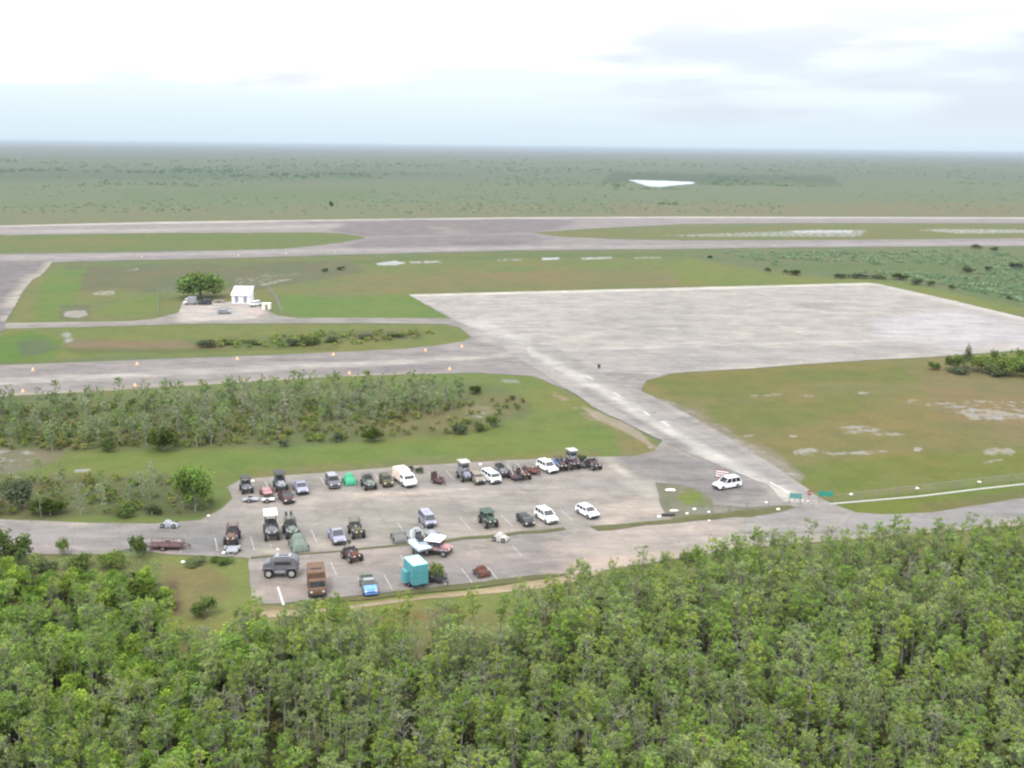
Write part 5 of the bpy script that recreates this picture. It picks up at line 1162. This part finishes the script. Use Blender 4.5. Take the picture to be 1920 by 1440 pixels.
for i in range(3400):
    px = rnd.uniform(-200, 1000); py = rnd.uniform(752, 965)
    if py > 885 and rnd.random() < .7: continue
    if not (inside(px, py, [z[0] for z in zones]) or (inside(px, py, [PP(430, 745, 980, 740, 990, 770, 900, 812, 430, 836)]) and rnd.random() < .3)): continue
    q = at(px, py); low.append((rnd.choice(UNDER), q.x, q.y, 0, rnd.uniform(0, 6), rnd.uniform(.35, .9), rnd.uniform(1.2, 1.9)))
for i in range(420):
    px = rnd.uniform(340, 830); py = rnd.uniform(622, 652)
    if not inside(px, py, [PP(350, 646, 480, 634, 640, 622, 780, 618, 830, 626, 780, 636, 640, 648, 400, 656)]) or fbm(px / 24, py / 6, 8) < .44: continue
    q = at(px, py); low.append((rnd.choice(UNDER), q.x, q.y, 0, rnd.uniform(0, 6), rnd.uniform(.4, 1.0), rnd.uniform(1.7, 2.4)))
merge(low, 'scrub', False)
# single shrubs and trees: base x, base y, width px, height px, colour index, label
SH = [bush(300 + i, 2.0, 1.5, c, 12, 110, .20, True, lk=1.75) for i, c in enumerate([(84, 102, 40), (108, 130, 68), (134, 156, 76), (108, 118, 88), (116, 128, 84), (120, 134, 96)])]
SH.append(bush(330, 2.0, 1.5, (128, 156, 74), 30, 90, .18, True, lk=2.0)); SH.append(bush(331, 2.0, 1.5, (112, 136, 70), 34, 80, .2, True, lk=2.1))
def shrub(x, y, wpx, hpx, ci, label, cat='shrub', name='shrub', group=None, z=0.0):
    b = at(x, y, z); k = (y - 275) / 55.4
    s = wpx / k / 2.9; sz = hpx / k / math.cos(R(18)) / 2.0
    return plant(SH[ci], name, label, cat, group, b, x * .37, s, sz)
for a in [(306, 843, 64, 46, 0, 'big dark olive bush at the lower edge of the left thicket'), (203, 846, 38, 26, 1, 'rounded green bush left of the big dark olive one'), (697, 826, 46, 27, 0, 'dark bush below the open scrub on the near grass island'),
          (636, 829, 28, 18, 3, 'small grey green bush left of the dark one on the near island'), (896, 737, 34, 16, 0, 'dark bush near the upper right end of the near island'), (962, 750, 16, 9, 3, 'tiny dark bush at the right end of the near island'),
          (862, 812, 40, 18, 3, 'dull bush at the lower right edge of the near island'), (893, 808, 34, 20, 4, 'middle bush of three at the lower right edge of the near island'), (924, 800, 34, 24, 1, 'rightmost bush of three at the lower right edge of the near island'),
          (530, 838, 26, 14, 3, 'small dull bush under the tree line centre'), (400, 828, 26, 16, 3, 'small dull bush right of the big dark olive one'),
          (95, 965, 74, 32, 0, 'wide dark green bush at the edge of the west road'), (236, 967, 52, 24, 1, 'low green bush on the grass above the west road'), (285, 965, 40, 22, 4, 'small dull bush left of the round bright tree by the west road'),
          (786, 888, 22, 12, 3, 'small olive bush right of the camper'), (770, 885, 18, 12, 3, 'small olive bush directly behind the camper'), (1088, 866, 26, 14, 3, 'olive bush behind the thin dark trailer'),
          (259, 1046, 44, 48, 1, 'round green bush between west road and rusty trailer'), (118, 1040, 28, 34, 2, 'thin yellow green sapling on the west road edge'), (18, 1056, 92, 66, 1, 'green bush at the left edge south of the west road'),
          (150, 1066, 70, 26, 1, 'low green bush on the south verge of the west road'), (212, 1064, 60, 30, 2, 'bright green bush left of the round bush by the rusty trailer'), (75, 1068, 64, 24, 4, 'dull low bush right of the big bush at the left edge'),
          (1300, 1052, 60, 20, 1, 'low bushes at the forest edge below the junction'),
          (375, 1056, 60, 10, 4, 'weedy clump on the verge beneath the empty stalls'), (415, 1056, 50, 12, 1, 'green clump on the verge beside the pale boulder'),
          (240, 1150, 110, 66, 0, 'large dark bush deep green on the left side of the clearing'), (520, 1290, 110, 60, 0, 'dark olive bush amid the left forest'),
          (550, 1250, 70, 46, 0, 'olive bush above the dark one amid the left forest'), (385, 1155, 60, 40, 1, 'green bush in the clearing south end')]:
    shrub(*a[:6])
shrub(367, 952, 78, 84, 6, 'round bright green tree where the west road meets the lot', 'tree', 'round_tree')
shrub(45, 950, 80, 54, 3, 'grey leafless looking tree left above the west road', 'tree', 'grey_tree')
shrub(817, 1088, 34, 36, 2, 'lime green bush growing over the dark trailer in the south lot', 'bush', 'lime_bush', None, .2)
big = shrub(376, 558, 92, 46, 7, 'big spreading green tree shading the yard vehicles', 'tree', 'yard_tree'); 
shrub(1122, 692, 9, 10, 3, 'dark weed tuft growing through the concrete apron'); shrub(622, 389, 9, 13, 0, 'lone dark tree on the far prairie beyond the runway', 'tree', 'lone_tree')

for i, (x, y, wd, hh) in enumerate([(640, 506, 22, 8), (612, 509, 20, 7), (388, 650, 44, 14), (425, 646, 30, 11), (470, 645, 44, 9), (545, 648, 40, 13), (580, 646, 50, 17), (620, 640, 40, 11), (690, 634, 40, 8), (740, 632, 36, 8),
                                     (1438, 510, 18, 10), (1472, 513, 16, 9), (1492, 515, 32, 11), (1575, 521, 32, 9), (1610, 522, 44, 11), (1650, 522, 40, 10), (1690, 525, 36, 14), (1722, 534, 34, 12), (1748, 536, 24, 12), (1786, 543, 16, 12), (1892, 562, 14, 7), (1850, 507, 20, 9), (1828, 466, 30, 9), (1868, 469, 28, 7), (1330, 484, 16, 5), (1905, 505, 40, 14), (1810, 510, 40, 12)]):
    shrub(x, y, wd, hh, (0, 3, 4, 4)[i % 4] if x > 1300 else (1, 4, 3)[i % 3], 'small dull green shrub ' + ('in the brush beyond the concrete apron' if x > 1300 else ('on the middle grass strip' if y > 560 else 'on the field behind the white building')), group='shrubs ' + ('beyond the apron' if x > 1300 else ('of the middle strip' if y > 560 else 'behind the white building')))
for i, (x, y, wd, hh, ci) in enumerate([(1750, 693, 30, 16, 1), (1790, 694, 44, 34, 1), (1812, 690, 26, 44, 4), (1840, 697, 54, 34, 2), (1868, 690, 40, 36, 1), (1890, 703, 60, 40, 2), (1920, 696, 60, 44, 2), (1965, 700, 80, 44, 1), (1860, 703, 60, 20, 4), (1800, 700, 50, 16, 5), (1925, 708, 50, 30, 1), (2020, 700, 90, 40, 2)]):
    shrub(x, y, wd, hh, ci, 'bright green shrub in the clump at the right end of the apron', group='shrubs right of the apron')
# far scattered scrub and tree belts
FAR = [bush(400 + i, 2.2, 4.2, c, 8, 6, 1.6, flat=2.5, lk=2.9) for i, c in enumerate([(104, 128, 96), (112, 134, 102), (98, 122, 92), (116, 138, 106)])]
far = []; nrng = np.random.default_rng(5)
def belt(px0, px1, py0, py1, n, s0=.6, s1=1.3, b0=.8, b1=1.1):
    for _ in range(n):
        px = nrng.uniform(px0, px1); py = nrng.uniform(py0, py1); q = at(px, py)
        if q.y < 0: continue
        if py > 440 and fbm(q.x / 28, q.y / 50, 3) < .47: continue
        if py < 440 and fbm(q.x / 160, q.y / 300, 3) < .50: continue
        far.append((FAR[nrng.integers(4)], q.x, q.y, 0, nrng.uniform(0, 6), nrng.uniform(s0, s1) * (1 + max(0, 340 - py) / 60), nrng.uniform(b0, b1)))
belt(-500, 2400, 345, 400, 2600, .25, .6, 1.0, 1.25); belt(-500, 2400, 318, 350, 2600, .5, 1.0, .85, 1.15); belt(-500, 2400, 298, 322, 1800, .7, 1.3, .8, 1.1)
belt(1150, 1560, 332, 350, 500, .6, 1.1, .7, .9); belt(1340, 2400, 466, 566, 2600, .25, .5, 1.0, 1.25); belt(1150, 1300, 350, 356, 40, .5, .8, .7, .8); belt(-400, 700, 318, 332, 500, .8, 1.3, .7, .95)
belt(1230, 1270, 381, 384, 14, .5, .7, .7, .8); belt(300, 520, 388, 396, 20, .3, .5, .8, .9)
lake_ok = PP(1176, 330, 1310, 332, 1310, 352, 1176, 353)
brush_ok = PP(1340, 472, 2400, 465, 2400, 660, 1920, 568, 1700, 520, 1450, 498)
far = [q for q in far if not inside(*to_px(q[1], q[2]), [lake_ok]) and (to_px(q[1], q[2])[1] < 440 or inside(*to_px(q[1], q[2]), [brush_ok]))]
merge(far, 'far_woodland', False)
# ------------------------------------------------------------------ haze over the plain
def haze():
    bm = bmesh.new(); bmesh.ops.create_cube(bm, size=1)
    me = bpy.data.meshes.new('haze'); 
    for v in bm.verts:
        v.co = Vector((v.co.x * 124000, v.co.y * 124000, -1.0 if v.co.z < 0 else 60.0))
    bm.to_mesh(me); bm.free()
    mt = bpy.data.materials.new('haze'); mt.use_nodes = True; t = mt.node_tree; t.nodes.clear()
    o = N(t, 'ShaderNodeOutputMaterial'); v = N(t, 'ShaderNodeVolumePrincipled'); L(t, v.outputs[0], o.inputs['Volume'])
    v.inputs['Color'].default_value = HAZE_COL; v.inputs['Density'].default_value = HAZE_D
    me.materials.append(mt); ob = bpy.data.objects.new('haze', me); COL.objects.link(ob); tag(ob, kind='stuff')
HAZE_D = 8e-5
HAZE_COL = (.44, .51, .58, 1)
haze()
